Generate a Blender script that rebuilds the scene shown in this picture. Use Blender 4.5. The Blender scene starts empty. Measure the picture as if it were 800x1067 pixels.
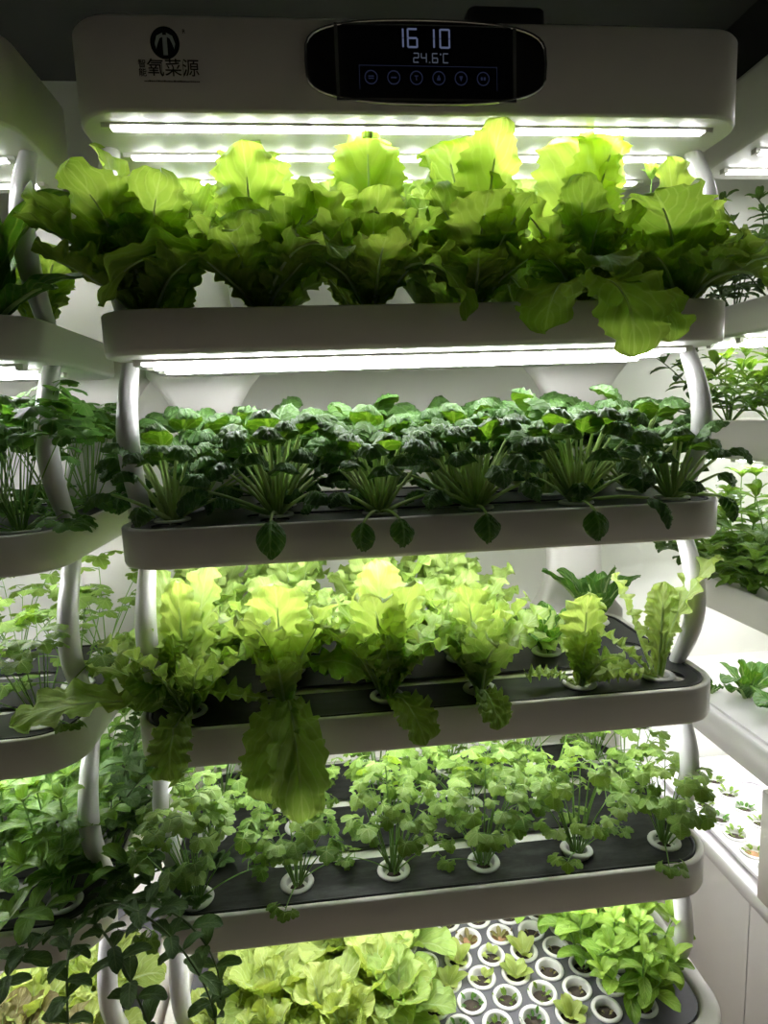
import bpy, bmesh, math, random
import numpy as np
from mathutils import Vector, Matrix

SC = bpy.context.scene
COL = SC.collection
PI = math.pi
R = math.radians

# ------------------------------------------------------------------ materials
def new_mat(name):
    m = bpy.data.materials.new(name); m.use_nodes = True
    nt = m.node_tree; nt.nodes.clear()
    out = nt.nodes.new('ShaderNodeOutputMaterial')
    return m, nt, out

def N(nt, typ, **kw):
    n = nt.nodes.new(typ)
    for k, v in kw.items():
        if k.startswith('i_'):
            n.inputs[k[2:].replace('_', ' ')].default_value = v
        else:
            setattr(n, k, v)
    return n

def plastic(name, col, rough=0.4, spec=0.5, metal=0.0, var=0.06, scale=6.0, bump=0.0):
    m, nt, out = new_mat(name)
    p = N(nt, 'ShaderNodeBsdfPrincipled')
    tc = N(nt, 'ShaderNodeTexCoord')
    nz = N(nt, 'ShaderNodeTexNoise'); nz.inputs['Scale'].default_value = scale; nz.inputs['Detail'].default_value = 5
    nt.links.new(tc.outputs['Object'], nz.inputs['Vector'])
    mx = N(nt, 'ShaderNodeMix', data_type='RGBA')
    mx.inputs[6].default_value = (*[c*(1-var) for c in col], 1)
    mx.inputs[7].default_value = (*[min(1, c*(1+var)) for c in col], 1)
    nt.links.new(nz.outputs['Fac'], mx.inputs[0])
    nt.links.new(mx.outputs[2], p.inputs['Base Color'])
    p.inputs['Roughness'].default_value = rough
    p.inputs['Metallic'].default_value = metal
    p.inputs['Specular IOR Level'].default_value = spec
    if bump:
        b = N(nt, 'ShaderNodeBump'); b.inputs['Strength'].default_value = bump; b.inputs['Distance'].default_value = 0.002
        nt.links.new(nz.outputs['Fac'], b.inputs['Height']); nt.links.new(b.outputs['Normal'], p.inputs['Normal'])
    nt.links.new(p.outputs[0], out.inputs[0])
    return m

def emit(name, col, strength, bead=None):
    m, nt, out = new_mat(name)
    e = N(nt, 'ShaderNodeEmission'); e.inputs['Color'].default_value = (*col, 1); e.inputs['Strength'].default_value = strength
    if bead:
        tc = N(nt, 'ShaderNodeTexCoord'); sx = N(nt, 'ShaderNodeSeparateXYZ')
        nt.links.new(tc.outputs['Object'], sx.inputs[0])
        f = N(nt, 'ShaderNodeMath', operation='PINGPONG'); f.inputs[1].default_value = bead/2
        nt.links.new(sx.outputs[0], f.inputs[0])
        mr = N(nt, 'ShaderNodeMapRange', interpolation_type='SMOOTHSTEP')
        mr.inputs['From Min'].default_value = bead*0.10; mr.inputs['From Max'].default_value = bead*0.32
        mr.inputs['To Min'].default_value = strength*2.0; mr.inputs['To Max'].default_value = strength*0.45
        nt.links.new(f.outputs[0], mr.inputs['Value']); nt.links.new(mr.outputs[0], e.inputs['Strength'])
    nt.links.new(e.outputs[0], out.inputs[0])
    return m

def leaf_mat(name, c_dark, c_lite, c_vein, trans=0.45, rough=0.42, vein=0.35, tcol=None, veinf=9.0, bump=0.5, spec=0.4):
    """leaf: UV u across (0.5 = midrib), v along; 'tint' = age of the leaf (young leaves are paler)"""
    m, nt, out = new_mat(name)
    L = nt.links.new
    uv = N(nt, 'ShaderNodeUVMap'); uv.uv_map = 'UVMap'
    s = N(nt, 'ShaderNodeSeparateXYZ'); L(uv.outputs[0], s.inputs[0])
    d = N(nt, 'ShaderNodeMath', operation='SUBTRACT'); L(s.outputs[0], d.inputs[0]); d.inputs[1].default_value = 0.5
    a = N(nt, 'ShaderNodeMath', operation='ABSOLUTE'); L(d.outputs[0], a.inputs[0])
    # midrib, tapering to the tip
    tp = N(nt, 'ShaderNodeMapRange'); tp.inputs['To Min'].default_value = 0.075; tp.inputs['To Max'].default_value = 0.012
    L(s.outputs[1], tp.inputs['Value'])
    dv = N(nt, 'ShaderNodeMath', operation='DIVIDE'); L(a.outputs[0], dv.inputs[0]); L(tp.outputs[0], dv.inputs[1])
    mid = N(nt, 'ShaderNodeMapRange', interpolation_type='SMOOTHSTEP')
    mid.inputs['From Min'].default_value = 0.5; mid.inputs['From Max'].default_value = 1.3
    mid.inputs['To Min'].default_value = 1; mid.inputs['To Max'].default_value = 0
    L(dv.outputs[0], mid.inputs['Value'])
    # lateral veins
    nz0 = N(nt, 'ShaderNodeTexNoise'); nz0.inputs['Scale'].default_value = 5; L(uv.outputs[0], nz0.inputs['Vector'])
    mm = N(nt, 'ShaderNodeMath', operation='MULTIPLY_ADD'); L(a.outputs[0], mm.inputs[0]); mm.inputs[1].default_value = -0.75; L(s.outputs[1], mm.inputs[2])
    m2 = N(nt, 'ShaderNodeMath', operation='MULTIPLY_ADD'); L(nz0.outputs['Fac'], m2.inputs[0]); m2.inputs[1].default_value = 0.10; L(mm.outputs[0], m2.inputs[2])
    sg = N(nt, 'ShaderNodeMath', operation='SIGN'); L(d.outputs[0], sg.inputs[0])
    m3 = N(nt, 'ShaderNodeMath', operation='MULTIPLY_ADD'); L(sg.outputs[0], m3.inputs[0]); m3.inputs[1].default_value = 0.02; L(m2.outputs[0], m3.inputs[2])
    pp = N(nt, 'ShaderNodeMath', operation='PINGPONG'); pp.inputs[1].default_value = 0.5/veinf; L(m3.outputs[0], pp.inputs[0])
    lat = N(nt, 'ShaderNodeMapRange', interpolation_type='SMOOTHSTEP')
    lat.inputs['From Min'].default_value = 0.0; lat.inputs['From Max'].default_value = 0.17/veinf
    lat.inputs['To Min'].default_value = 0.55; lat.inputs['To Max'].default_value = 0
    L(pp.outputs[0], lat.inputs['Value'])
    mx = N(nt, 'ShaderNodeMath', operation='MAXIMUM'); L(mid.outputs[0], mx.inputs[0]); L(lat.outputs[0], mx.inputs[1])
    vf = N(nt, 'ShaderNodeMath', operation='MULTIPLY'); L(mx.outputs[0], vf.inputs[0]); vf.inputs[1].default_value = vein
    # blotchy green
    tc = N(nt, 'ShaderNodeTexCoord')
    nz = N(nt, 'ShaderNodeTexNoise'); nz.inputs['Scale'].default_value = 26; nz.inputs['Detail'].default_value = 4
    L(tc.outputs['Object'], nz.inputs['Vector'])
    at = N(nt, 'ShaderNodeAttribute'); at.attribute_name = 'tint'
    oi = N(nt, 'ShaderNodeObjectInfo')
    f1 = N(nt, 'ShaderNodeMath', operation='MULTIPLY_ADD'); L(nz.outputs['Fac'], f1.inputs[0]); f1.inputs[1].default_value = 0.7; f1.inputs[2].default_value = -0.35
    f2 = N(nt, 'ShaderNodeMath', operation='ADD'); L(f1.outputs[0], f2.inputs[0]); L(at.outputs['Fac'], f2.inputs[1])
    f3 = N(nt, 'ShaderNodeMath', operation='MULTIPLY_ADD'); L(oi.outputs['Random'], f3.inputs[0]); f3.inputs[1].default_value = 0.24; L(f2.outputs[0], f3.inputs[2])
    f4 = N(nt, 'ShaderNodeMath', operation='ADD', use_clamp=True); L(f3.outputs[0], f4.inputs[0]); f4.inputs[1].default_value = -0.12
    base = N(nt, 'ShaderNodeMix', data_type='RGBA'); base.inputs[6].default_value = (*c_dark, 1); base.inputs[7].default_value = (*c_lite, 1)
    L(f4.outputs[0], base.inputs[0])
    bv = N(nt, 'ShaderNodeMix', data_type='RGBA'); L(vf.outputs[0], bv.inputs[0]); L(base.outputs[2], bv.inputs[6]); bv.inputs[7].default_value = (*c_vein, 1)
    p = N(nt, 'ShaderNodeBsdfPrincipled'); p.inputs['Roughness'].default_value = rough; p.inputs['Specular IOR Level'].default_value = spec
    L(bv.outputs[2], p.inputs['Base Color'])
    t = N(nt, 'ShaderNodeBsdfTranslucent')
    tm = N(nt, 'ShaderNodeMix', data_type='RGBA', blend_type='MULTIPLY'); tm.inputs[0].default_value = 1
    L(bv.outputs[2], tm.inputs[6]); tm.inputs[7].default_value = (*(tcol or (1.5, 1.35, 0.6)), 1)
    L(tm.outputs[2], t.inputs['Color'])
    if bump:
        hs = N(nt, 'ShaderNodeMath', operation='MULTIPLY_ADD'); L(nz.outputs['Fac'], hs.inputs[0]); hs.inputs[1].default_value = 0.8
        neg = N(nt, 'ShaderNodeMath', operation='MULTIPLY'); L(mx.outputs[0], neg.inputs[0]); neg.inputs[1].default_value = -1
        L(neg.outputs[0], hs.inputs[2])
        nzf = N(nt, 'ShaderNodeTexVoronoi', feature='SMOOTH_F1'); nzf.inputs['Scale'].default_value = 95; L(tc.outputs['Object'], nzf.inputs['Vector'])
        hs2 = N(nt, 'ShaderNodeMath', operation='MULTIPLY_ADD'); L(nzf.outputs['Distance'], hs2.inputs[0]); hs2.inputs[1].default_value = -1.1; L(hs.outputs[0], hs2.inputs[2]); hs = hs2
        b = N(nt, 'ShaderNodeBump'); b.inputs['Strength'].default_value = bump; b.inputs['Distance'].default_value = 0.004
        L(hs.outputs[0], b.inputs['Height']); L(b.outputs['Normal'], p.inputs['Normal'])
    ms = N(nt, 'ShaderNodeMixShader'); ms.inputs[0].default_value = trans
    L(p.outputs[0], ms.inputs[1]); L(t.outputs[0], ms.inputs[2]); L(ms.outputs[0], out.inputs[0])
    return m

def stalk_mat(name, col, trans=0.2):
    m, nt, out = new_mat(name)
    p = N(nt, 'ShaderNodeBsdfPrincipled'); p.inputs['Roughness'].default_value = 0.4
    oi = N(nt, 'ShaderNodeTexCoord'); nz = N(nt, 'ShaderNodeTexNoise'); nz.inputs['Scale'].default_value = 30
    nt.links.new(oi.outputs['Object'], nz.inputs['Vector'])
    mx = N(nt, 'ShaderNodeMix', data_type='RGBA'); mx.inputs[6].default_value = (*[c*0.75 for c in col], 1); mx.inputs[7].default_value = (*[min(1, c*1.2) for c in col], 1)
    nt.links.new(nz.outputs['Fac'], mx.inputs[0]); nt.links.new(mx.outputs[2], p.inputs['Base Color'])
    t = N(nt, 'ShaderNodeBsdfTranslucent'); nt.links.new(mx.outputs[2], t.inputs['Color'])
    ms = N(nt, 'ShaderNodeMixShader'); ms.inputs[0].default_value = trans
    nt.links.new(p.outputs[0], ms.inputs[1]); nt.links.new(t.outputs[0], ms.inputs[2]); nt.links.new(ms.outputs[0], out.inputs[0])
    return m

def lid_mat():
    """glossy black planting lid, dusty with mineral smears"""
    m, nt, out = new_mat('black_lid'); L = nt.links.new
    p = N(nt, 'ShaderNodeBsdfPrincipled')
    tc = N(nt, 'ShaderNodeTexCoord'); mp = N(nt, 'ShaderNodeMapping'); mp.inputs['Scale'].default_value = (5, 16, 8)
    L(tc.outputs['Object'], mp.inputs[0])
    nz = N(nt, 'ShaderNodeTexNoise'); nz.inputs['Scale'].default_value = 2.2; nz.inputs['Detail'].default_value = 9; nz.inputs['Roughness'].default_value = 0.72
    L(mp.outputs[0], nz.inputs['Vector'])
    rp = N(nt, 'ShaderNodeValToRGB'); rp.color_ramp.elements[0].position = 0.42; rp.color_ramp.elements[1].position = 0.85
    rp.color_ramp.elements[0].color = (0.010, 0.011, 0.011, 1); rp.color_ramp.elements[1].color = (0.075, 0.08, 0.078, 1)
    L(nz.outputs['Fac'], rp.inputs[0]); L(rp.outputs[0], p.inputs['Base Color'])
    mr = N(nt, 'ShaderNodeMapRange'); mr.inputs['To Min'].default_value = 0.22; mr.inputs['To Max'].default_value = 0.6
    L(nz.outputs['Fac'], mr.inputs['Value']); L(mr.outputs[0], p.inputs['Roughness']); p.inputs['Specular IOR Level'].default_value = 0.28
    L(p.outputs[0], out.inputs[0])
    return m

WHITE = plastic('white_plastic', (0.76, 0.73, 0.69), 0.38, 0.4, var=0.03)
TUBE = plastic('satin_aluminium_tube', (0.78, 0.77, 0.77), 0.34, 0.5, metal=0.18, var=0.05, scale=3)
CUPM = plastic('cup_plastic', (0.66, 0.66, 0.62), 0.45, 0.4, var=0.08, scale=40)
WETWHITE = plastic('tray_inside', (0.80, 0.80, 0.72), 0.25, 0.5, var=0.08, scale=12)
LID = lid_mat()
GREYLID = plastic('grey_seedling_lid', (0.085, 0.085, 0.095), 0.45, 0.5, var=0.35, scale=22, bump=0.15)
WHITELID = plastic('white_lid', (0.88, 0.86, 0.88), 0.35, 0.4, var=0.03, scale=9)
SPONGE = plastic('dark_sponge', (0.055, 0.045, 0.035), 0.95, 0.1, var=0.5, scale=90, bump=0.8)
SPONGE2 = plastic('tan_sponge', (0.33, 0.20, 0.11), 0.95, 0.1, var=0.3, scale=90, bump=0.8)
LED = emit('led_strip', (0.985, 0.985, 1.0), 22.0, bead=0.052)
CHROME = plastic('chrome', (0.62, 0.62, 0.62), 0.15, 0.5, metal=1.0, var=0.02)
GLOSSBLACK = plastic('black_glass', (0.008, 0.008, 0.010), 0.12, 0.5, var=0.1)
SCREEN = plastic('screen_glass', (0.004, 0.005, 0.009), 0.10, 0.5, var=0.1)
DIGIT = emit('blue_white_digits', (0.50, 0.60, 1.0), 0.11)
DIGIT2 = emit('dim_white_digits', (0.62, 0.72, 0.95), 0.06)
ICON = emit('dim_blue_icons', (0.30, 0.38, 0.85), 0.025)
LOGO = plastic('logo_print', (0.010, 0.012, 0.014), 0.5, 0.3, var=0.1)
LOGO2 = plastic('logo_brown_print', (0.035, 0.028, 0.018), 0.5, 0.3, var=0.1)
LOGOPALE = plastic('logo_pale_print', (0.40, 0.46, 0.46), 0.5, 0.3, var=0.1)
WALLM = plastic('wall_paint', (0.85, 0.86, 0.79), 0.85, 0.2, var=0.04, scale=2)
WALLDARK = plastic('dark_wall_paint', (0.035, 0.035, 0.034), 0.9, 0.2, var=0.1, scale=2)
CEILM = plastic('ceiling_paint', (0.06, 0.063, 0.06), 0.9, 0.2, var=0.08, scale=2)
GREYBOX = plastic('dark_grey_metal', (0.05, 0.05, 0.05), 0.6, 0.4, var=0.1)
FLOORM = plastic('floor_tile', (0.48, 0.40, 0.31), 0.5, 0.4, var=0.08, scale=3)
BROWNGAP = plastic('panel_gap', (0.08, 0.075, 0.08), 0.7, 0.2)

M_ROMAINE = leaf_mat('romaine_leaf', (0.20, 0.32, 0.05), (0.42, 0.57, 0.11), (0.58, 0.68, 0.30), 0.70, vein=0.28, tcol=(1.28, 1.25, 0.85))
M_FRILL = leaf_mat('frilly_leaf', (0.28, 0.43, 0.10), (0.45, 0.58, 0.18), (0.62, 0.71, 0.38), 0.44, vein=0.35, tcol=(1.15, 1.15, 0.7))
M_BUTTER = leaf_mat('butter_leaf', (0.27, 0.38, 0.08), (0.52, 0.60, 0.19), (0.62, 0.70, 0.36), 0.38, vein=0.5, tcol=(1.2, 1.2, 0.5))
M_TATSOI = leaf_mat('tatsoi_leaf', (0.042, 0.115, 0.026), (0.12, 0.24, 0.055), (0.20, 0.34, 0.16), 0.20, rough=0.33, vein=0.5, tcol=(2.4, 2.4, 0.4), veinf=5, bump=0.9)
M_PAKCHOI = leaf_mat('pakchoi_leaf', (0.03, 0.10, 0.015), (0.09, 0.22, 0.03), (0.30, 0.42, 0.16), 0.35, vein=0.5, tcol=(1.7, 1.6, 0.5), veinf=6)
M_CILANTRO = leaf_mat('cilantro_leaf', (0.085, 0.20, 0.022), (0.27, 0.42, 0.075), (0.40, 0.52, 0.18), 0.36, vein=0.45, tcol=(1.3, 1.3, 0.5), bump=0.7)
M_PARSLEY = leaf_mat('parsley_leaf', (0.035, 0.12, 0.02), (0.12, 0.27, 0.05), (0.30, 0.46, 0.16), 0.4, vein=0.25, tcol=(1.4, 1.4, 0.5), bump=0.25)
M_BASIL = leaf_mat('basil_leaf', (0.07, 0.18, 0.025), (0.22, 0.38, 0.07), (0.26, 0.42, 0.11), 0.32, rough=0.32, vein=0.4, tcol=(1.5, 1.45, 0.5), veinf=5)
M_BASILPALE = leaf_mat('pale_basil_leaf', (0.13, 0.29, 0.03), (0.36, 0.53, 0.09), (0.45, 0.60, 0.20), 0.36, rough=0.35, vein=0.4, tcol=(1.3, 1.3, 0.5), veinf=5)
M_MINT = leaf_mat('mint_leaf', (0.035, 0.085, 0.022), (0.10, 0.19, 0.05), (0.18, 0.28, 0.11), 0.28, rough=0.5, vein=0.4, tcol=(1.4, 1.4, 0.6), veinf=6)
M_RED = leaf_mat('red_lettuce_leaf', (0.12, 0.06, 0.03), (0.34, 0.36, 0.14), (0.55, 0.50, 0.30), 0.35, vein=0.4, tcol=(1.2, 1.1, 0.5))
S_PALE = stalk_mat('pale_stalk', (0.44, 0.60, 0.20), 0.3)
S_LETT = stalk_mat('lettuce_rib', (0.56, 0.70, 0.34), 0.6)
S_DARK = stalk_mat('dark_stem', (0.09, 0.15, 0.04))
S_GREEN = stalk_mat('green_stem', (0.20, 0.38, 0.07))
S_RED = stalk_mat('pinkish_stem', (0.55, 0.36, 0.24))

# ------------------------------------------------------------------ object helpers
def tag(o, label, cat, group=None, kind=None):
    if label: o['label'] = label
    if cat: o['category'] = cat
    if group: o['group'] = group
    if kind: o['kind'] = kind
    return o

def empty(name, loc=(0, 0, 0), rz=0.0):
    o = bpy.data.objects.new(name, None); COL.objects.link(o)
    o.location = loc; o.rotation_euler = (0, 0, rz); o.empty_display_size = 0.05
    return o

def link(name, me, parent=None, loc=(0, 0, 0)):
    o = bpy.data.objects.new(name, me); COL.objects.link(o)
    o.location = loc
    if parent is not None: o.parent = parent
    return o

def bm_obj(name, bm, mats, parent=None, smooth=False, loc=(0, 0, 0)):
    me = bpy.data.meshes.new(name)
    bmesh.ops.recalc_face_normals(bm, faces=bm.faces[:])
    bm.to_mesh(me); bm.free()
    for m in (mats if isinstance(mats, (list, tuple)) else [mats]): me.materials.append(m)
    if smooth: me.polygons.foreach_set('use_smooth', [True]*len(me.polygons))
    return link(name, me, parent, loc)

def copy_tree(o, parent=None):
    c = o.copy(); COL.objects.link(c)
    if parent is not None: c.parent = parent
    for ch in [x for x in SC.objects if x.parent == o]: copy_tree(ch, c)
    return c

def box(bm, x0, x1, y0, y1, z0, z1, mi=0):
    v = [bm.verts.new((x, y, z)) for z in (z0, z1) for y in (y0, y1) for x in (x0, x1)]
    fs = [(0, 2, 3, 1), (4, 5, 7, 6), (0, 1, 5, 4), (2, 6, 7, 3), (0, 4, 6, 2), (1, 3, 7, 5)]
    for f in fs:
        fc = bm.faces.new([v[i] for i in f]); fc.material_index = mi

def rrect(x0, x1, y0, y1, r, n=10):
    """rounded rectangle outline, counter-clockwise"""
    pts = []
    for cx, cy, a in ((x1-r, y0+r, -90), (x1-r, y1-r, 0), (x0+r, y1-r, 90), (x0+r, y0+r, 180)):
        for k in range(n+1):
            t = R(a+90*k/n); pts.append((cx+r*math.cos(t), cy+r*math.sin(t)))
    return pts

def loft(bm, rings, cap0=True, cap1=True, mi=0, closed=False, smooth=True):
    """rings: list of equal-length lists of points; skin consecutive rings"""
    vs = [[bm.verts.new(p) for p in r] for r in rings]
    n = len(vs[0]); prs = list(zip(vs[:-1], vs[1:]))
    if closed: prs.append((vs[-1], vs[0]))
    for a, b in prs:
        for i in range(n):
            j = (i+1) % n
            f = bm.faces.new((a[i], a[j], b[j], b[i])); f.material_index = mi; f.smooth = smooth
    if not closed:
        if cap0: f = bm.faces.new(vs[0][::-1]); f.material_index = mi
        if cap1: f = bm.faces.new(vs[-1]); f.material_index = mi
    return vs

def ring(x0, x1, y0, y1, r, z, n=10):
    return [(x, y, z) for x, y in rrect(x0, x1, y0, y1, r, n)]

def plate(name, outer, holes, z0, thick, mats, parent):
    """flat plate with holes, made with a filled 2D curve turned into a mesh"""
    cu = bpy.data.curves.new(name, 'CURVE'); cu.dimensions = '2D'; cu.fill_mode = 'BOTH'; cu.extrude = thick/2
    for pts in [outer]+holes:
        sp = cu.splines.new('POLY'); sp.points.add(len(pts)-1); sp.use_cyclic_u = True
        for i, (x, y) in enumerate(pts): sp.points[i].co = (x, y, 0, 1)
    tmp = bpy.data.objects.new('tmp', cu); COL.objects.link(tmp)
    dg = bpy.context.evaluated_depsgraph_get()
    me = bpy.data.meshes.new_from_object(tmp.evaluated_get(dg))
    bpy.data.objects.remove(tmp); bpy.data.curves.remove(cu)
    me.transform(Matrix.Translation((0, 0, z0+thick/2)))
    me.materials.clear()
    for m in mats: me.materials.append(m)
    return link(name, me, parent)

def circ(cx, cy, r, n=20):
    return [(cx+r*math.cos(2*PI*k/n), cy+r*math.sin(2*PI*k/n)) for k in range(n)]

def text_mesh(name, s, size, mats, parent, loc, sx=1.0):
    cu = bpy.data.curves.new(name, 'FONT'); cu.body = s; cu.size = size; cu.align_x = 'CENTER'; cu.align_y = 'CENTER'; cu.extrude = 0.0004
    tmp = bpy.data.objects.new('tmp', cu); COL.objects.link(tmp)
    dg = bpy.context.evaluated_depsgraph_get()
    me = bpy.data.meshes.new_from_object(tmp.evaluated_get(dg))
    bpy.data.objects.remove(tmp); bpy.data.curves.remove(cu)
    me.transform(Matrix.Rotation(R(90), 4, 'X') @ Matrix.Diagonal((sx, 1, 1, 1)))
    me.materials.clear(); me.materials.append(mats)
    return link(name, me, parent, loc)

# ------------------------------------------------------------------ mesh soup for plants
class Soup:
    def __init__(s): s.v = []; s.f = []; s.uv = []; s.t = []; s.n = 0
    def grid(s, P, UV, tint, wrap=False):
        """P (a,b,3) quad grid"""
        a, b = P.shape[:2]
        idx = np.arange(a*b).reshape(a, b)+s.n
        if wrap: idx = np.concatenate([idx, idx[:, :1]], 1)
        q = np.stack([idx[:-1, :-1], idx[:-1, 1:], idx[1:, 1:], idx[1:, :-1]], -1).reshape(-1, 4)
        s.v.append(P.reshape(-1, 3)); s.uv.append(UV.reshape(-1, 2)); s.t.append(np.full(a*b, tint)); s.f.append(q); s.n += a*b
    def tube(s, path, r, k=6):
        path = np.asarray(path, float); m = len(path)
        r = np.broadcast_to(np.asarray(r, float), (m,)) if np.ndim(r) == 0 or len(np.atleast_1d(r)) == m else np.linspace(r[0], r[1], m)
        t = np.gradient(path, axis=0); t /= np.linalg.norm(t, axis=1, keepdims=True)+1e-9
        ref = np.array([0.31, 0.95, 0.05]) if abs(t[0][2]) > 0.5 else np.array([0.05, 0.1, 1.0])
        b = np.cross(t, ref); b /= np.linalg.norm(b, axis=1, keepdims=True)+1e-9
        n = np.cross(b, t)
        an = np.arange(k)*2*PI/k
        P = path[:, None]+r[:, None, None]*(np.cos(an)[None, :, None]*b[:, None]+np.sin(an)[None, :, None]*n[:, None])
        s.grid(P, np.zeros((m, k, 2)), 0.5, wrap=True)
    def mesh(s, name, mat, loc=None):
        me = bpy.data.meshes.new(name)
        if not s.v: return me
        V = np.concatenate(s.v)
        if loc is not None: V = rest(V, loc)
        F = np.concatenate(s.f); UV = np.concatenate(s.uv); T = np.concatenate(s.t)
        me.from_pydata(V.tolist(), [], F.tolist())
        ul = me.uv_layers.new(name='UVMap')
        li = np.empty(len(me.loops), np.int32); me.loops.foreach_get('vertex_index', li)
        ul.data.foreach_set('uv', UV[li].astype(np.float32).ravel())
        at = me.attributes.new('tint', 'FLOAT', 'POINT'); at.data.foreach_set('value', T.astype(np.float32))
        me.polygons.foreach_set('use_smooth', [True]*len(me.polygons))
        me.materials.append(mat); me.update()
        return me

TRAYS = []     # (x0, x1, y0, y1, underside, rim top): leaves rest on trays and bend under them instead of passing through
def rest(V, loc):
    W = V+np.asarray(loc)
    near = np.hypot(V[:, 0], V[:, 1]) < 0.027
    for x0, x1, y0, y1, zb, zt in TRAYS:
        g = 0.004
        ins = (W[:, 0] > x0-g) & (W[:, 0] < x1+g) & (W[:, 1] > y0-g) & (W[:, 1] < y1+g) & ~near
        if loc[2] > zb: W[:, 2] = np.where(ins & (W[:, 2] < zt+.003) & (W[:, 2] > zb-.12), zt+.003+.25*np.clip(W[:, 2]-zb, 0, .012), W[:, 2])
        else:
            k = .02; lim = zb-.016
            W[:, 2] = np.where(ins & (W[:, 2] > lim-k), lim-k+k*np.tanh((W[:, 2]-lim+k)/k), W[:, 2])
    return W-np.asarray(loc)

def midrib(L, el0, bend, bp, n):
    v = np.linspace(0, 1, n+1)
    th = R(el0)-R(bend)*v**bp
    dr = np.cos(th)*L/n; dz = np.sin(th)*L/n
    r = np.concatenate([[0], np.cumsum((dr[:-1]+dr[1:])/2)]); z = np.concatenate([[0], np.cumsum((dz[:-1]+dz[1:])/2)])
    return v, th, r, z

def leaf(sp, stalk, base, az, el0, bend, L, W, rs, bp=1.3, vs=0.0, wb=0.16, ruf=0.01, rf=5.0, cup=0.3, teeth=0.0, tf=22, twist=0.0,
         nv=18, nu=10, tint=0.5, shape=(0.75, 3.0), puck=0.0, rib=0.0, tipcurl=0.0, side=0.0, lob=0.0, zmax=None):
    """one leaf as a curved, ruffled sheet growing from base; vs = where along the rib the blade begins"""
    v, th, r, z = midrib(L, el0, bend, bp, nv)
    ca, sa = math.cos(R(az)), math.sin(R(az))
    # sideways sweep of the midrib
    sw = side*L*v**2
    s = np.clip((v-vs)/(1-vs), 0, 1)
    w = W*(wb+(1-wb)*np.sin(np.clip(s, 0, 1)**shape[0]*PI/2)**1.2)*np.sqrt(np.clip(1-s**shape[1], 0, 1))
    w = np.where(v < vs, W*wb*0.4*np.ones_like(w), w)
    if lob: w = w*(1-lob*(0.5+0.5*np.cos(s*PI*7))*(1-s))
    w = np.maximum(w, 0.0012)
    u = np.linspace(-1, 1, nu+1)
    U, V = np.meshgrid(u, v)
    Wg = w[:, None]
    edge = np.abs(U)
    ph = rs.uniform(0, 6.28, 6)
    f1 = rf*rs.uniform(0.85, 1.15)
    hi = np.sin(2*PI*f1*V+ph[0]+(U > 0)*ph[1])+0.55*np.sin(2*PI*f1*1.8*V+ph[2]+(U > 0)*ph[3])
    if teeth:
        saw = 1+teeth*(np.abs(((V*tf+ph[4]) % 1)-0.5)*2-0.5)*2*edge**4
    else: saw = 1.0
    lat = Wg*U*saw*(1-0.14*np.abs(hi)*edge*min(1, ruf*80)+0.05*np.sin(2*PI*(V*rf*1.3+ph[5]+(U > 0)*.37))*edge**2*min(1, ruf*100))
    nor = cup*Wg*U**2+ruf*edge**1.8*hi*np.minimum(1, s*2.5)[:, None]
    if puck:
        nor = nor+puck*np.cos(2*PI*(V*6-edge*1.6))*np.sin(PI*np.minimum(edge*1.3, 1))*np.minimum(1, s*4)[:, None]
    nor = nor+0.25*W*0.12*np.sin(2*PI*(V*1.5+U*0.6)+ph[5])
    # twist about the rib
    tw = R(twist)*v
    ct, st = np.cos(tw)[:, None], np.sin(tw)[:, None]
    la = lat*ct-nor*st; no = lat*st+nor*ct
    nr, nz = -np.sin(th)[:, None], np.cos(th)[:, None]
    rr = r[:, None]+nr*no; zz = z[:, None]+nz*no
    yy = la+sw[:, None]
    X = base[0]+rr*ca-yy*sa; Y = base[1]+rr*sa+yy*ca; Z = base[2]+zz
    if zmax is not None:
        k = 0.02; Z = np.where(Z > zmax-k, zmax-k+k*np.tanh((Z-zmax+k)/k), Z)
    P = np.stack([X, Y, Z], -1)
    i0 = int(np.searchsorted(v, vs)) if vs > 0 else 0
    i0 = max(0, min(i0, nv-3))
    sp.grid(P[i0:], np.stack([(U[i0:]+1)/2, np.broadcast_to(s[i0:, None], U[i0:].shape)], -1), tint)
    if rib and stalk is not None:
        k = nv if vs == 0 else min(nv, int(nv*(vs+(1-vs)*0.55)))
        k = int(k*0.8) if vs == 0 else k
        mc = P[:k+1, nu//2].copy()
        mc -= 0.35*rib*np.stack([nr[:k+1, 0]*ca, nr[:k+1, 0]*sa, nz[:k+1, 0]], -1)
        stalk.tube(mc, np.linspace(rib, rib*0.35, k+1))

CUP_ME = {}
def cup_mesh(ro, ri, depth, sponge):
    key = (ro, ri, depth, sponge.name)
    if key in CUP_ME: return CUP_ME[key]
    bm = bmesh.new(); n = 28
    prof = [(ri*0.80, -depth), (ri+0.0015, 0.0), (ro-0.001, 0.0), (ro, 0.0015), (ro-0.001, 0.004), (ri+0.001, 0.0042), (ri-0.0005, 0.003), (ri*0.95, -0.012)]
    rings = [[(r*math.cos(2*PI*k/n), r*math.sin(2*PI*k/n), z) for k in range(n)] for r, z in prof]
    loft(bm, rings, True, False)
    # growing sponge
    sr = [[(r*math.cos(2*PI*k/n), r*math.sin(2*PI*k/n), z) for k in range(n)] for r, z in ((ri*0.94, -0.013), (ri*0.6, -0.009), (ri*0.25, -0.007))]
    loft(bm, sr, False, True, mi=1)
    me = bpy.data.meshes.new('net_cup'); bmesh.ops.recalc_face_normals(bm, faces=bm.faces[:]); bm.to_mesh(me); bm.free()
    me.materials.append(CUPM); me.materials.append(sponge)
    CUP_ME[key] = me
    return me

def add_cup(root, ro=0.030, ri=0.020, depth=0.035, sponge=None):
    return link('net_cup', cup_mesh(ro, ri, depth, sponge or SPONGE), root)

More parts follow.
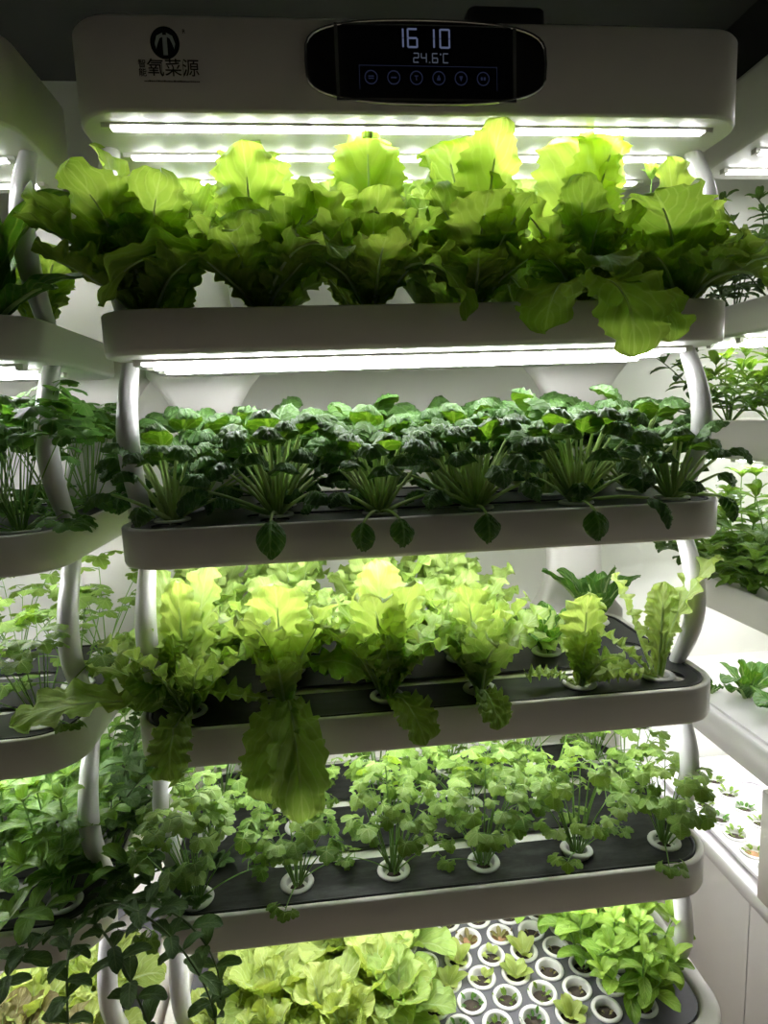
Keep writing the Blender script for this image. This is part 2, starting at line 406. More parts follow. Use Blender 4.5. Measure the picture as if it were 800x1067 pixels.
def finish(root, leaves, lm, stalks=None, sm=None, stalk_name='stalks', cup=True, cupkw={}):
    if leaves.v: link('leaves', leaves.mesh('leaves', lm, root.location), root)
    if stalks is not None and stalks.v: link(stalk_name, stalks.mesh(stalk_name, sm, root.location), root)
    if cup: add_cup(root, **cupkw)
    return root

def lettuce(loc, seed, kind='frill', size=0.2, n=14, heroes=(), zmax=None, label=None, group=None, mat=None, cup=True, cupkw={}, spread=1.0, front_only=None, name='lettuce_plant', cat='lettuce', lay=0):
    """heroes: (azimuth, start elevation, bend, length, half width[, side, twist]) for leaves the photo shows one by one"""
    rs = np.random.RandomState(seed)
    L = Soup(); S = Soup()
    root = empty(name, loc)
    P = dict(
        romaine=dict(ruf=0.0075, rf=5.0, cup=0.22, teeth=0.09, tf=18, shape=(0.85, 4.5), wb=0.24, rib=0.0034, puck=0.0026, W=0.33, mat=M_ROMAINE),
        frill=dict(ruf=0.0085, rf=7.0, cup=0.20, teeth=0.07, tf=20, shape=(1.0, 4.0), wb=0.16, rib=0.0030, puck=0.0034, W=0.30, mat=M_FRILL),
        butter=dict(ruf=0.004, rf=3.0, cup=0.42, teeth=0.0, tf=9, shape=(0.8, 2.8), wb=0.20, rib=0.0030, puck=0.002, W=0.40, mat=M_BUTTER),
        pak=dict(ruf=0.003, rf=2.5, cup=0.30, teeth=0.0, tf=9, shape=(0.8, 2.6), wb=0.16, rib=0.0045, puck=0.0022, W=0.30, mat=M_PAKCHOI),
    )[kind]
    W0 = P.pop('W'); lm = mat or P.pop('mat'); P.pop('mat', None)
    a0 = rs.uniform(0, 360)
    for i in range(n):
        q = i/max(1, n-1)                      # 0 outer .. 1 inner
        az = a0+i*137.5
        e0, e1, b0, b1 = dict(romaine=(66, 88, 36, 12), frill=(64, 88, 38, 14), butter=(38, 84, 72, 28), pak=(54, 86, 60, 22))[kind]
        e0 -= lay; b0 += lay
        el = (e0+(e1-e0)*q+rs.uniform(-7, 7)); bd = (b0+(b1-b0)*q+rs.uniform(-12, 12))*spread
        ln = size*(0.98-0.28*q)*rs.uniform(0.85, 1.1)
        leaf(L, S, (0.006*math.cos(R(az)), 0.006*math.sin(R(az)), -0.004+0.01*q), az, el, bd, ln, ln*W0*rs.uniform(0.85, 1.12), rs,
             bp=1.4, tint=0.22+0.5*q+rs.uniform(-0.15, 0.15), twist=rs.uniform(-25, 25), side=rs.uniform(-0.12, 0.12), zmax=None, nv=44, nu=14, **P)
    for h in heroes:
        az, el, bd, ln, hw = h[:5]
        leaf(L, S, (0.006*math.cos(R(az)), 0.006*math.sin(R(az)), 0.0), az, el, bd, ln, hw, rs, bp=1.0 if bd > 100 else 1.3,
             tint=h[7] if len(h) > 7 else 0.4, side=h[5] if len(h) > 5 else 0, twist=h[6] if len(h) > 6 else rs.uniform(-8, 8), zmax=None, nv=60, nu=18, **P)
    finish(root, L, lm, S, S_LETT, 'ribs', cup, cupkw)
    tag(root, label, cat, group)
    return root

def tatsoi(loc, seed, size=0.17, n=30, label=None, group=None, heroes=()):
    rs = np.random.RandomState(seed); L = Soup(); S = Soup()
    root = empty('tatsoi_plant', loc)
    a0 = rs.uniform(0, 360)
    spec = []
    for i in range(n):
        q = i/(n-1)
        el = 40+46*q**0.7+rs.uniform(-6, 6); bd = 10+rs.uniform(-4, 10)
        if i < 3: el = 30+rs.uniform(-6, 8); bd = 12
        ln = size*(0.80+0.20*q)*rs.uniform(0.88, 1.08)
        if i < 3: ln *= 0.85
        spec.append((a0+i*137.5, el, bd, ln, rs.uniform(0.026, 0.035), 0.2+0.45*q))
    for h in heroes: spec.append((h[0], h[1], h[2], h[3], h[4], 0.25))
    for n_, (az, el, bd, ln, hw, ti) in enumerate(spec):
        q_ = n_/n; rr = 0.007
        b = (rr*math.cos(R(az)), rr*math.sin(R(az)), 0.002)
        # stalk, then a spoon blade that rolls over at the end
        m = 9
        v, th, r, z = midrib(ln*0.72, el, bd, 1.2, m)
        ca, sa = math.cos(R(az)), math.sin(R(az))
        path = np.stack([b[0]+r*ca, b[1]+r*sa, b[2]+z], -1)
        S.tube(path, np.linspace(0.0042, 0.0021, m+1), 5)
        e = math.degrees(th[-1])
        leaf(L, None, tuple(path[-1]-0.06*(path[-1]-path[-2])), az, e+2, (115 if q_ < .93 else 125)+rs.uniform(-25, 45), ln*0.42, hw, rs, bp=1.25, wb=0.35, ruf=0.0016, rf=2,
             cup=-0.62, shape=(0.42, 2.7), puck=0.0036, nv=18, nu=14, tint=ti+rs.uniform(-0.12, 0.12), twist=rs.uniform(-12, 12))
    finish(root, L, M_TATSOI, S, S_PALE, 'stalks')
    tag(root, label, 'leafy green', group)
    return root

def leaflet(sp, c, nrm_az, tilt, size, rs, lobes=3, tint=0.5):
    """lobed fan leaflet of cilantro, parsley: radial grid about its stalk point"""
    na, nr = 37, 4
    a = np.linspace(-2.25, 2.25, na)
    R0 = size*(0.58+0.34*np.abs(np.cos(a*1.4))**0.55+0.15*np.abs(np.cos(a*4.2))**0.7)*(1.05-0.06*np.abs(a))
    rr = np.linspace(0, 1, nr+1)
    A, Q = np.meshgrid(a, rr)
    rad = R0[None, :]*Q
    x = rad*np.cos(A); y = rad*np.sin(A)
    zz = -0.30*rad**2/size+0.05*size*np.sin(A*5+rs.uniform(0, 6))*Q**2
    ct, st = math.cos(R(tilt)), math.sin(R(tilt))
    x2 = x*ct+zz*st; z2 = -x*st+zz*ct
    ca, sa = math.cos(R(nrm_az)), math.sin(R(nrm_az))
    P = np.stack([c[0]+x2*ca-y*sa, c[1]+x2*sa+y*ca, c[2]+z2], -1)
    UV = np.stack([0.5+np.sin(A*3.5)*0.35*Q+0*A, Q], -1)
    sp.grid(P, UV, tint)

def cilantro(loc, seed, height=0.19, n=15, spread=24, size=0.02, label=None, group=None, mat=None, name='cilantro_plant', low=2, cup=True, zmax=None):
    rs = np.random.RandomState(seed); L = Soup(); S = Soup()
    root = empty(name, loc)
    a0 = rs.uniform(0, 360)
    for i in range(n):
        az = a0+i*137.5+rs.uniform(-15, 15)
        q = i/(n-1)
        el = 90-spread*(1.6-1.3*q)+rs.uniform(-6, 6); bd = rs.uniform(-8, 26)
        ln = height*(0.62+0.38*q)*rs.uniform(0.85, 1.1)
        if i < low: el = rs.uniform(18, 40); ln = height*rs.uniform(0.35, 0.55); bd = 30
        m = 8
        v, th, r, z = midrib(ln, el, bd, 1.2, m)
        ca, sa = math.cos(R(az)), math.sin(R(az)); o = rs.uniform(0.002, 0.010)
        path = np.stack([o*ca+r*ca, o*sa+r*sa, z+0.0], -1)
        if zmax: path[:, 2] = np.minimum(path[:, 2], zmax)
        S.tube(path, np.linspace(0.0016, 0.0009, m+1), 4)
        tip = path[-1]; d = path[-1]-path[-2]; d /= np.linalg.norm(d)+1e-9
        sz = size*rs.uniform(0.8, 1.2)*(0.8 if i < low else 1)
        ti = 0.3+0.4*q+rs.uniform(-0.15, 0.2)
        br = [(tip, az, rs.uniform(-5, 40), sz)]
        for sgn in (-1, 1):
            for fr, l2 in ((0.97, 1.2), (0.86, 1.5)):
                if fr < 0.9 and rs.rand() < 0.5: continue
                p0 = path[int(round(fr*m))]; a2 = az+sgn*rs.uniform(55, 85)
                e2 = p0+np.array([math.cos(R(a2)), math.sin(R(a2)), rs.uniform(0.1, 0.6)])*sz*l2*0.85*rs.uniform(0.8, 1.1)
                S.tube(np.stack([p0, (p0+e2)/2+np.array([0, 0, 0.002]), e2]), [0.0009, 0.0007, 0.0006], 4)
                br.append((e2, a2, rs.uniform(-10, 45), sz*rs.uniform(0.75, 1.0)))
        for c, a2, tl, s2 in br: leaflet(L, c, a2+rs.uniform(-20, 20), tl, s2, rs, tint=ti+rs.uniform(-0.1, 0.1))
    finish(root, L, mat or M_CILANTRO, S, S_GREEN, 'stems', cup)
    tag(root, label, 'herb', group)
    return root

def basil(loc, seed, height=0.16, n=4, lean=None, lsize=0.045, label=None, group=None, mat=None, sm=None, name='basil_plant', cup=True, spread=28, nodes=5,
          width=0.30, stems=None, cat='herb', cupkw={}, teeth=0.0, droop=0):
    """stems: (azimuth, start elevation, bend, length) for the stems the photo shows one by one"""
    rs = np.random.RandomState(seed); L = Soup(); S = Soup()
    root = empty(name, loc)
    lst = list(stems or [])
    a0 = rs.uniform(0, 360)
    for i in range(n if not stems else 0):
        az = (a0+i*137.5) if lean is None else lean+rs.uniform(-60, 60)
        lst.append((az, 90-spread*rs.uniform(0.2, 1.5) if i else 86, rs.uniform(-10, 25)+droop, height*rs.uniform(0.75, 1.1)))
    for az, el, bd, ln in lst:
        m = max(6, nodes*3)
        v, th, r, z = midrib(ln, el, bd, 1.3, m)
        ca, sa = math.cos(R(az)), math.sin(R(az)); o = rs.uniform(0, 0.008)
        wob = 0.004*np.sin(v*7+rs.uniform(0, 6))*v
        path = np.stack([o*ca+r*ca-wob*sa, o*sa+r*sa+wob*ca, z], -1)
        S.tube(path, np.linspace(0.0026, 0.0012, m+1), 5)
        rot = rs.uniform(0, 180)
        for k in range(1, nodes+1):
            q = k/nodes
            p0 = path[int(round((0.12+0.88*q)*m))]
            lay = rot+90*(k % 2)
            big = lsize*(0.75+0.5*math.sin(PI*min(q, 0.92)))*rs.uniform(0.85, 1.15)
            pairs = [(lay, 1.0), (lay+180, 1.0)]
            if k == nodes: pairs += [(lay+90, 0.8), (lay+270, 0.8), (lay+45, 0.5), (lay+225, 0.5)]
            for a2, sc in pairs:
                up = 22+35*(q > 0.85)+rs.uniform(-14, 14)
                leaf(L, None, tuple(p0), a2+rs.uniform(-18, 18), up, 48+rs.uniform(-18, 22), big*sc, big*sc*width*rs.uniform(0.9, 1.1), rs, bp=1.2, wb=0.12, ruf=0.0006, rf=2,
                     cup=0.35, shape=(0.6, 1.9), puck=0.0009, nv=9, nu=6, tint=0.15+0.55*q+rs.uniform(-0.15, 0.15), twist=rs.uniform(-15, 15), teeth=teeth, tf=7)
    finish(root, L, mat or M_BASIL, S, sm or S_GREEN, 'stems', cup, cupkw)
    tag(root, label, cat, group)
    return root

# ------------------------------------------------------------------ camera
cam_d = bpy.data.cameras.new('camera'); cam = bpy.data.objects.new('camera', cam_d); COL.objects.link(cam)
yaw, pit, rol = 0.09853865, -0.1431673, -0.03682188
cy, sy, cp, spn, cr, sr = math.cos(yaw), math.sin(yaw), math.cos(pit), math.sin(pit), math.cos(rol), math.sin(rol)
fw = Vector((sy*cp, cy*cp, spn)); rt0 = Vector((cy, -sy, 0)); up0 = rt0.cross(fw)
rt = rt0*cr+up0*sr; up = -rt0*sr+up0*cr
mw = Matrix((rt, up, -fw)).transposed().to_4x4(); mw.translation = (-0.18116, -0.96737, 1.63015)
cam.matrix_world = mw
cam_d.sensor_fit = 'VERTICAL'; cam_d.sensor_height = 36; cam_d.lens = 660/1067*36; cam_d.clip_start = 0.02
SC.camera = cam

# ------------------------------------------------------------------ the room
def struct(name, bm, mats, parent=None):
    o = bm_obj(name, bm, mats, parent)
    if parent is None: o['kind'] = 'structure'
    return o
bm = bmesh.new(); box(bm, -3.2, 2.2, -3.0, 1.05, -0.06, 0.0); struct('floor', bm, FLOORM)
bm = bmesh.new(); box(bm, -3.2, 2.2, -3.0, 1.05, 2.56, 2.62); struct('ceiling', bm, CEILM)
bm = bmesh.new(); box(bm, -3.2, 2.2, 0.95, 1.05, 0.0, 2.56); struct('wall_back', bm, WALLM)
bm = bmesh.new(); box(bm, 1.45, 1.55, -3.0, 0.95, 0.0, 2.56); struct('wall_right', bm, WALLM)
bm = bmesh.new(); box(bm, -3.2, -3.1, -3.0, 0.95, 0.0, 2.56); struct('wall_left', bm, WALLM)
bm = bmesh.new(); box(bm, 0.88, 1.45, -3.0, 0.95, 2.41, 2.56); struct('trim_1', bm, WALLDARK)

# ------------------------------------------------------------------ the growing rack
TUB, TUT = 2.0626, 2.1867
ZB = {1: 1.7375, 2: 1.4167, 3: 1.0930, 4: 0.7600}
ZT = {1: 1.8017, 2: 1.4805, 3: 1.1585, 4: 0.8275}
Z5 = 0.5
XS = [-0.430, -0.258, -0.085, 0.080, 0.256, 0.430]
YS = [0.066, 0.222, 0.377]
LIDZ = -0.0035    # lid top below the rim

for dx, dy in ((0, 0), (-1.088, .012)):
    for k in (1, 2, 3, 4): TRAYS.append((-.5+dx, .5+dx, dy, .46+dy, ZB[k], ZT[k]))
    TRAYS.append((-.5+dx, .5+dx, dy, .305+dy, TUB, TUT)); TRAYS.append((-.535+dx, .535+dx, -.03+dy, .5+dy, Z5-.085, Z5))
for b, t in ((1.80, 1.875), (1.505, 1.60), (1.107, 1.19), (2.235, 2.40)): TRAYS.append((.82, 1.27, .20, .74, b, t))
TRAYS.append((.82, 1.27, .21, .90, .752, .842))

def led_bar(parent, x0, x1, y, z, along='x', h=0.011):
    bm = bmesh.new()
    if along == 'x':
        box(bm, x0, x1, y-0.010, y+0.010, z-h*0.35, z, 0)
        box(bm, x0+0.012, x1-0.012, y-0.0085, y+0.0085, z-h*0.42, z-h*0.35, 0); box(bm, x0+0.014, x1-0.014, y-0.0055, y+0.0055, z-h, z-h*0.42, 1)
        box(bm, x0, x0+0.012, y-0.009, y+0.009, z-h, z-h*0.35, 0); box(bm, x1-0.012, x1, y-0.009, y+0.009, z-h, z-h*0.35, 0)
        return bm_obj('led_bar', bm, [WHITE, LED], parent)
    bm.free()
    o = led_bar(parent, x0, x1, 0, 0)
    o.rotation_euler = (0, 0, R(90)); o.location = (y, 0, z)
    return o

def pole_mesh(z0, z1, bulge):
    s = Soup(); t = np.linspace(0, 1, 17)
    b = np.sin(PI*t)
    s.tube(np.stack([0*t, -bulge*b, z0+(z1-z0)*t], -1), 0.0135+0.0040*b, 14)
    me = s.mesh('curved_pole', TUBE)
    return me

def spine_mesh(zs):
    """hourglass column between the tiers: zs = list of (z, half width)"""
    bm = bmesh.new()
    rings = []
    for z, hw, d in zs: rings.append(ring(-hw, hw, -d, d, min(hw, d)*0.8, z, 5))
    loft(bm, rings)
    return bm

def seven(bm, ch, x, z, w, h, t, y=0.0):
    segs = {'0': 'abcdef', '1': 'bc', '2': 'abged', '4': 'fgbc', '6': 'afgedc', 'C': 'afed'}[ch]
    for s in segs:
        q = {'a': (x+t*.6, x+w-t*.6, z+h-t, z+h), 'd': (x+t*.6, x+w-t*.6, z, z+t), 'g': (x+t*.6, x+w-t*.6, z+h/2-t/2, z+h/2+t/2),
             'f': (x, x+t, z+h/2+t*.2, z+h-t*.4), 'b': (x+w-t, x+w, z+h/2+t*.2, z+h-t*.4), 'e': (x, x+t, z+t*.4, z+h/2-t*.2), 'c': (x+w-t, x+w, z+t*.4, z+h/2-t*.2)}[s]
        box(bm, q[0], q[1], y-0.0004, y, q[2], q[3])

def make_rack():
    root = empty('hydroponic_rack')
    # --- light head with the clock panel
    bm = bmesh.new()
    prof = [(0.004, TUB), (0.001, TUB+0.002), (0.0, TUB+0.005), (0.0, TUT-0.006), (0.002, TUT-0.002), (0.006, TUT)]
    loft(bm, [ring(-.5+i, .5-i, 0+i, .305-i, .070, z, 12) for i, z in prof])
    head = bm_obj('light_head', bm, WHITE, root)
    for y in (0.044, 0.147, 0.257): led_bar(head, -0.465, 0.455, y, TUB, h=0.006)
    # oval display panel: chrome rim, black face, silver framed screen
    cz = 1.829+0.3
    def oval(a, b, n=48):
        pts = []
        for k in range(n):
            t = 2*PI*k/n; c, s_ = math.cos(t), math.sin(t)
            p = 3.0
            pts.append((a*math.copysign(abs(c)**(2/p*1.25), c), b*math.copysign(abs(s_)**(2/p*0.72), s_)))
        return pts
    def yl(pts, y): return [(x, y, cz+z) for x, z in pts]
    bm = bmesh.new()
    loft(bm, [yl(oval(.1745, .0565), 0.001), yl(oval(.1735, .0555), -0.005), yl(oval(.1705, .0530), -0.005), yl(oval(.1700, .0525), -0.001)], False, False)
    bm_obj('display_rim', bm, CHROME, head)
    bm = bmesh.new(); loft(bm, [yl(oval(.1715, .0540), 0.001), yl(oval(.1712, .0535), -0.0025)], True, True)
    bm_obj('display_panel', bm, GLOSSBLACK, head)
    bm = bmesh.new()
    x0, x1, z0, z1 = -.126, .123, cz-.048, cz+.046
    box(bm, x0, x1, -.0050, -.002, z0-.0035, z0, 0); box(bm, x0, x1, -.0050, -.002, z1, z1+.002, 0)
    box(bm, x0-.005, x0, -.0050, -.002, z0-.0035, z1+.002, 0); box(bm, x1, x1+.005, -.0050, -.002, z0-.0035, z1+.002, 0)
    bm_obj('screen_frame', bm, CHROME, head)
    bm = bmesh.new(); box(bm, x0, x1, -.0036, -.002, z0, z1); bm_obj('screen', bm, SCREEN, head)
    yf = -.0038
    zz = cz+.0180
    for ch, x in (('1', -.0375), ('6', -.0290), ('1', .0065), ('0', .0170)):
        bm = bmesh.new(); seven(bm, ch, x, zz, .0155 if ch != '1' else .004, .0255, .0024, yf); bm_obj('clock_digit', bm, DIGIT, head)
    zz = cz-.0010
    for ch, x in (('2', -.0210), ('4', -.0100), ('6', .0060), ('C', .0215)):
        bm = bmesh.new(); seven(bm, ch, x, zz, .0085, .0130, .0013, yf)
        if ch == '6': box(bm, .0018, .0032, yf-.0004, yf, zz, zz+.0014)
        if ch == 'C': box(bm, .0173, .0193, yf-.0004, yf, zz+.0105, zz+.0125)
        bm_obj('temperature_digit', bm, DIGIT2, head)
    bm = bmesh.new(); box(bm, -.098, .100, yf-.0003, yf, cz-.0055, cz-.0050); box(bm, -.098, -.0975, yf-.0003, yf, cz-.036, cz-.0055); box(bm, .0995, .100, yf-.0003, yf, cz-.036, cz-.0055)
    bm_obj('icon_frame', bm, ICON, head)
    for k in range(6):
        cx = -.0815+k*.0322; zc = cz-.0205
        bm = bmesh.new()
        def cr_(r, y): return [(cx+r*math.cos(2*PI*j/24), y, zc+r*math.sin(2*PI*j/24)) for j in range(24)]
        loft(bm, [cr_(.0093, yf), cr_(.0093, yf-.0004), cr_(.0080, yf-.0004), cr_(.0080, yf)], False, False)
        if k == 0: box(bm, cx-.004, cx+.004, yf-.0004, yf, zc-.002, zc-.0008); box(bm, cx-.004, cx+.004, yf-.0004, yf, zc+.0008, zc+.002)
        elif k == 1: box(bm, cx-.004, cx+.004, yf-.0004, yf, zc-.0008, zc+.0008)
        elif k == 2: box(bm, cx-.003, cx+.003, yf-.0004, yf, zc+.002, zc+.003); box(bm, cx-.0006, cx+.0006, yf-.0004, yf, zc-.003, zc+.002)
        elif k == 3: box(bm, cx-.0025, cx+.0025, yf-.0004, yf, zc-.003, zc+.0005); box(bm, cx-.0012, cx+.0012, yf-.0004, yf, zc+.0005, zc+.0035)
        elif k == 4: loft(bm, [[(cx-.0028, yf-.0004, zc+.003), (cx, yf-.0004, zc-.004), (cx+.0028, yf-.0004, zc+.003)], [(cx-.0028, yf, zc+.003), (cx, yf, zc-.004), (cx+.0028, yf, zc+.003)]])
        else: box(bm, cx-.0036, cx-.0008, yf-.0004, yf, zc-.002, zc+.002); box(bm, cx+.0006, cx+.0036, yf-.0004, yf, zc-.002, zc+.002)
        bm_obj('touch_icon', bm, ICON, head)
    # printed emblem and characters
    ex, ez = -.361, 1.849+.3
    bm = bmesh.new()
    def ch_(r, y): return [(ex+r*math.cos(2*PI*j/32), y, ez+r*1.05*math.sin(2*PI*j/32)) for j in range(32)]
    loft(bm, [ch_(.0195, .0005), ch_(.0195, -.0004)])
    em = bm_obj('emblem', bm, [LOGO, LOGOPALE], head)
    bm = bmesh.new()
    box(bm, ex-.0030, ex+.0030, -.0008, -.0003, ez-.0155, ez+.0095)
    arc = []
    for sgn in (-1, 1):
        pts = [(ex+sgn*(.0025), ez+.0125), (ex+sgn*.0105, ez+.0085), (ex+sgn*.0135, ez-.001), (ex+sgn*.0120, ez-.008), (ex+sgn*.0095, ez-.001), (ex+sgn*.0065, ez+.0055), (ex+sgn*.0025, ez+.0075)]
        loft(bm, [[(x, -.0003, z) for x, z in pts], [(x, -.0008, z) for x, z in pts]])
    bm_obj('emblem_mark', bm, LOGOPALE, head)
    zc = 1.8165+.3
    text_mesh('logo_characters', '氧菜源', 0.0235, LOGO2, head, (-.3525, -.0003, zc))
    text_mesh('logo_side_characters', '智\n能', 0.0110, LOGO2, head, (-.3935, -.0003, zc))
    text_mesh('registered_mark', 'R', 0.0070, LOGO2, head, (-.335, -.0003, 1.8635+.3))
    bm = bmesh.new(); x = -.392; rr = random.Random(4)
    while x < -.318:
        w = rr.uniform(.001, .0024); box(bm, x, x+w, -.0005, .0002, zc-.0165, zc-.0165+rr.uniform(.0012, .0020)); x += w+.0007
    for x in (-.3680, -.3395): box(bm, x, x+.0006, -.0005, .0002, zc-.010, zc+.010)
    bm_obj('logo_small_print', bm, LOGO2, head)
    # --- four trays
    holes = [circ(x, y, .0242) for y in YS for x in XS]
    def slot(x0, x1, y0, y1):
        r = (y1-y0)/2; return rrect(x0, x1, y0, y1, r*0.98, 8)
    slots = [slot(-.31, .362, .110, .143), slot(-.31, .362, .278, .308)]
    for k in (1, 2, 3, 4):
        b, t = ZB[k], ZT[k]
        bm = bmesh.new()
        pr = [(0.008, b), (0.002, b+.002), (0.0, b+.008), (0.0, t-.003), (.0015, t-.0008), (.004, t), (.008, t), (.0105, t-.0012), (.0115, t-.004), (.0120, t-.013)]
        vs = loft(bm, [ring(-.5+i, .5-i, i, .46-i, .078-i*.8, z, 12) for i, z in pr], True, False)
        f = bm.faces.new(vs[-1]); f.material_index = 1
        tr = bm_obj('tray', bm, [WHITE, WETWHITE], root)
        plate('planting_lid', rrect(-.4865, .4865, .0135, .4465, .066, 10), slots+holes, t+LIDZ-.003, .003, [LID], tr)
        # thin raised inner edge of the lid
        bm = bmesh.new()
        loft(bm, [ring(-.4865+i, .4865-i, .0135+i, .4465-i, .066-i*.8, z, 10) for i, z in ((0, t+LIDZ), (0, t+LIDZ+.0025), (.004, t+LIDZ+.0025), (.006, t+LIDZ))], False, False)
        bm_obj('lid_edge', bm, LID, tr)
        for y in (0.085, 0.165, 0.245): led_bar(tr, -0.462, 0.458, y, b, h=0.0095)
    # --- base tray with the seedling lid, and the tank below
    bm = bmesh.new()
    pr = [(0.010, Z5-.085), (0.0, Z5-.075), (0.0, Z5-.005), (.003, Z5-.001), (.007, Z5), (.026, Z5), (.031, Z5-.003), (.033, Z5-.010), (.034, Z5-.040)]
    vs = loft(bm, [ring(-.535+i, .535-i, -.03+i, .50-i, .095-i*.8, z, 12) for i, z in pr], True, True)
    bt = bm_obj('base_tray', bm, WHITE, root)
    hh = [circ(*c, .0262) for c in HEX]
    plate('seedling_lid', rrect(-.498, .498, .006, .464, .066, 10), hh, Z5-.009, .003, [GREYLID], bt)
    bm = bmesh.new()
    loft(bm, [ring(-.51+i, .51-i, -.01+i, .48-i, .085, z, 10) for i, z in ((.004, 0.0), (0, .006), (0, Z5-.08))])
    bm_obj('water_tank', bm, WHITE, root)
    # --- poles
    lv = [(Z5-.010, ZB[4]), (ZT[4]+LIDZ, ZB[3]), (ZT[3]+LIDZ, ZB[2]), (ZT[2]+LIDZ, ZB[1]), (ZT[1]+LIDZ, TUB)]
    for i, (a, b) in enumerate(lv):
        for s in (-1, 1):
            link('curved_pole', pole_mesh(a, b+.001, .055), root, (.480*s, .132, 0))
    # --- hourglass spine columns behind the trays
    prof = []
    for i, (a, b) in enumerate(lv):
        a2 = a if i == 0 else a-.005
        for q in np.linspace(0, 1, 11):
            z = a2+(b+.004-a2)*q
            prof.append((z, 0.066+0.056*abs(2*q-1)**2.4, 0.026+0.006*abs(2*q-1)**2))
    for s in (-1, 1):
        bm = spine_mesh(prof)
        bm_obj('spine_column', bm, WHITE, root, loc=(.425*s, .495, 0))
    return root

HEX = []
for j in range(8):
    y = 0.055+0.0508*j
    for i in range(-7, 8):
        x = 0.028+0.0715*i+(0.036 if j % 2 else 0.0)
        x = x-0.002*j
        if abs(x) < 0.455 and y < 0.42: HEX.append((round(x, 4), round(y, 4)))

rack = make_rack()
tag(rack, 'white five-tier hydroponic rack with black clock display on its light head', 'plant rack', 'hydroponic racks with rounded white trays')
rack2 = copy_tree(rack); rack2.location = (-1.088, 0.012, 0)
tag(rack2, 'white tiered rack beside the clock rack, only its rounded tray ends showing', 'plant rack')
bm = bmesh.new(); loft(bm, [ring(.085+i, .21-i, .10+i, .24-i, .01, z, 4) for i, z in ((.002, TUT), (0, TUT+.003), (0, TUT+.075), (.003, TUT+.08))])
bx = bm_obj('control_box', bm, GREYBOX, None); tag(bx, 'small dark box lying on top of the rack light head', 'box')

# ------------------------------------------------------------------ the rack along the wall on the right
RX0, RX1 = 0.82, 1.27
def make_side_rack():
    root = empty('seedling_rack', (0, 0, 0))
    bm = bmesh.new()
    prof = [(0.010, 2.235), (0, 2.245), (0, 2.385), (0.01, 2.40)]
    loft(bm, [ring(RX0+.02+i, RX1-i, .20+i, .74-i, .09, z, 10) for i, z in prof])
    hd = bm_obj('light_head', bm, WHITE, root)
    for y in (.30, .42, .54, .66): led_bar(hd, .88, 1.24, y, 2.235)
    for b, t in ((1.80, 1.875), (1.505, 1.60), (1.107, 1.19)):
        bm = bmesh.new()
        pr = [(0.008, b), (0.0, b+.008), (0.0, t-.003), (.004, t), (.010, t), (.012, t-.012)]
        loft(bm, [ring(RX0+i, RX1-i, .20+i, .74-i, .12, z, 10) for i, z in pr])
        tr = bm_obj('tray', bm, WHITE, root)
        for y in (.30, .42, .54, .66): led_bar(tr, .86, 1.24, y, b)
    # white bench: flat planted lid, seedling lid, end post, panelled cabinet
    bm = bmesh.new()
    pr = [(0.0, 0.752), (0, .828), (.006, .835)]
    loft(bm, [ring(RX0+i, RX1-i, .21+i, .90-i, .006, z, 2) for i, z in pr])
    box(bm, RX0+.02, RX1-.02, .22, .84, .835, .842)
    tr = bm_obj('planted_bench', bm, WHITELID, root)
    for x in (0.88, 0.97, 1.06, 1.15): led_bar(tr, .25, .84, x, 0.752, 'y')
    bm = bmesh.new()
    loft(bm, [ring(RX0-.02+i, RX1-i, .21+i, .90-i, .006, z, 2) for i, z in ((0, .44), (0, .472), (.006, .478))], True, True)
    bn = bm_obj('seedling_bench', bm, WHITELID, root)
    plate('cup_lid', rrect(RX0+.012, RX1-.02, .305, .78, .008, 3), [circ(*c, .0300) for c in SIDE], .500-.014, .010, [WHITELID], bn)
    bm = bmesh.new(); loft(bm, [ring(RX0-.02, RX0+.03, .215, .30, .004, z, 2) for z in (.478, .752)]); bm_obj('end_post', bm, WHITE, root)
    bm = bmesh.new(); box(bm, RX0-.012, RX1, .332, .90, 0, .44); box(bm, RX0-.012, RX1, .21, .328, 0, .44); box(bm, RX0-.006, RX1-.01, .215, .9, .001, .439, 1)
    bm_obj('cabinet', bm, [WHITELID, BROWNGAP], root)
    for y, z0, z1 in ((.70, .842, 1.107), (.70, 1.19, 1.505), (.70, 1.60, 1.80), (.70, 1.875, 2.235)):
        link('post', pole_mesh(z0-.004, z1, .0), root, (1.20, y-.05, 0))
        link('post', pole_mesh(z0-.004, z1, .0), root, (1.20, .27, 0))
    return root
SIDE = [(.88+.098*i, .035+.070*j-(.034 if i % 2 == 0 else 0)) for i in range(4) for j in range(11)]
SIDE = [c for c in SIDE if .34 < c[1] < .75]
side = make_side_rack()
tag(side, 'white shelving rack along the side wall with flat seedling benches below its planted trays', 'plant rack')

# ------------------------------------------------------------------ plants, tier by tier
ROW = ['front', 'middle', 'back']
ORD = ['first', 'second', 'third', 'fourth', 'fifth', 'sixth']
def where(k, j, i):
    t = {1: 'top', 2: 'second', 3: 'third', 4: 'fourth'}[k]
    return f'{ORD[i]} from the left, {ROW[j]} row of the {t} tray'

def pos(k, j, i): return (XS[i], YS[j], ZT[k]+LIDZ)

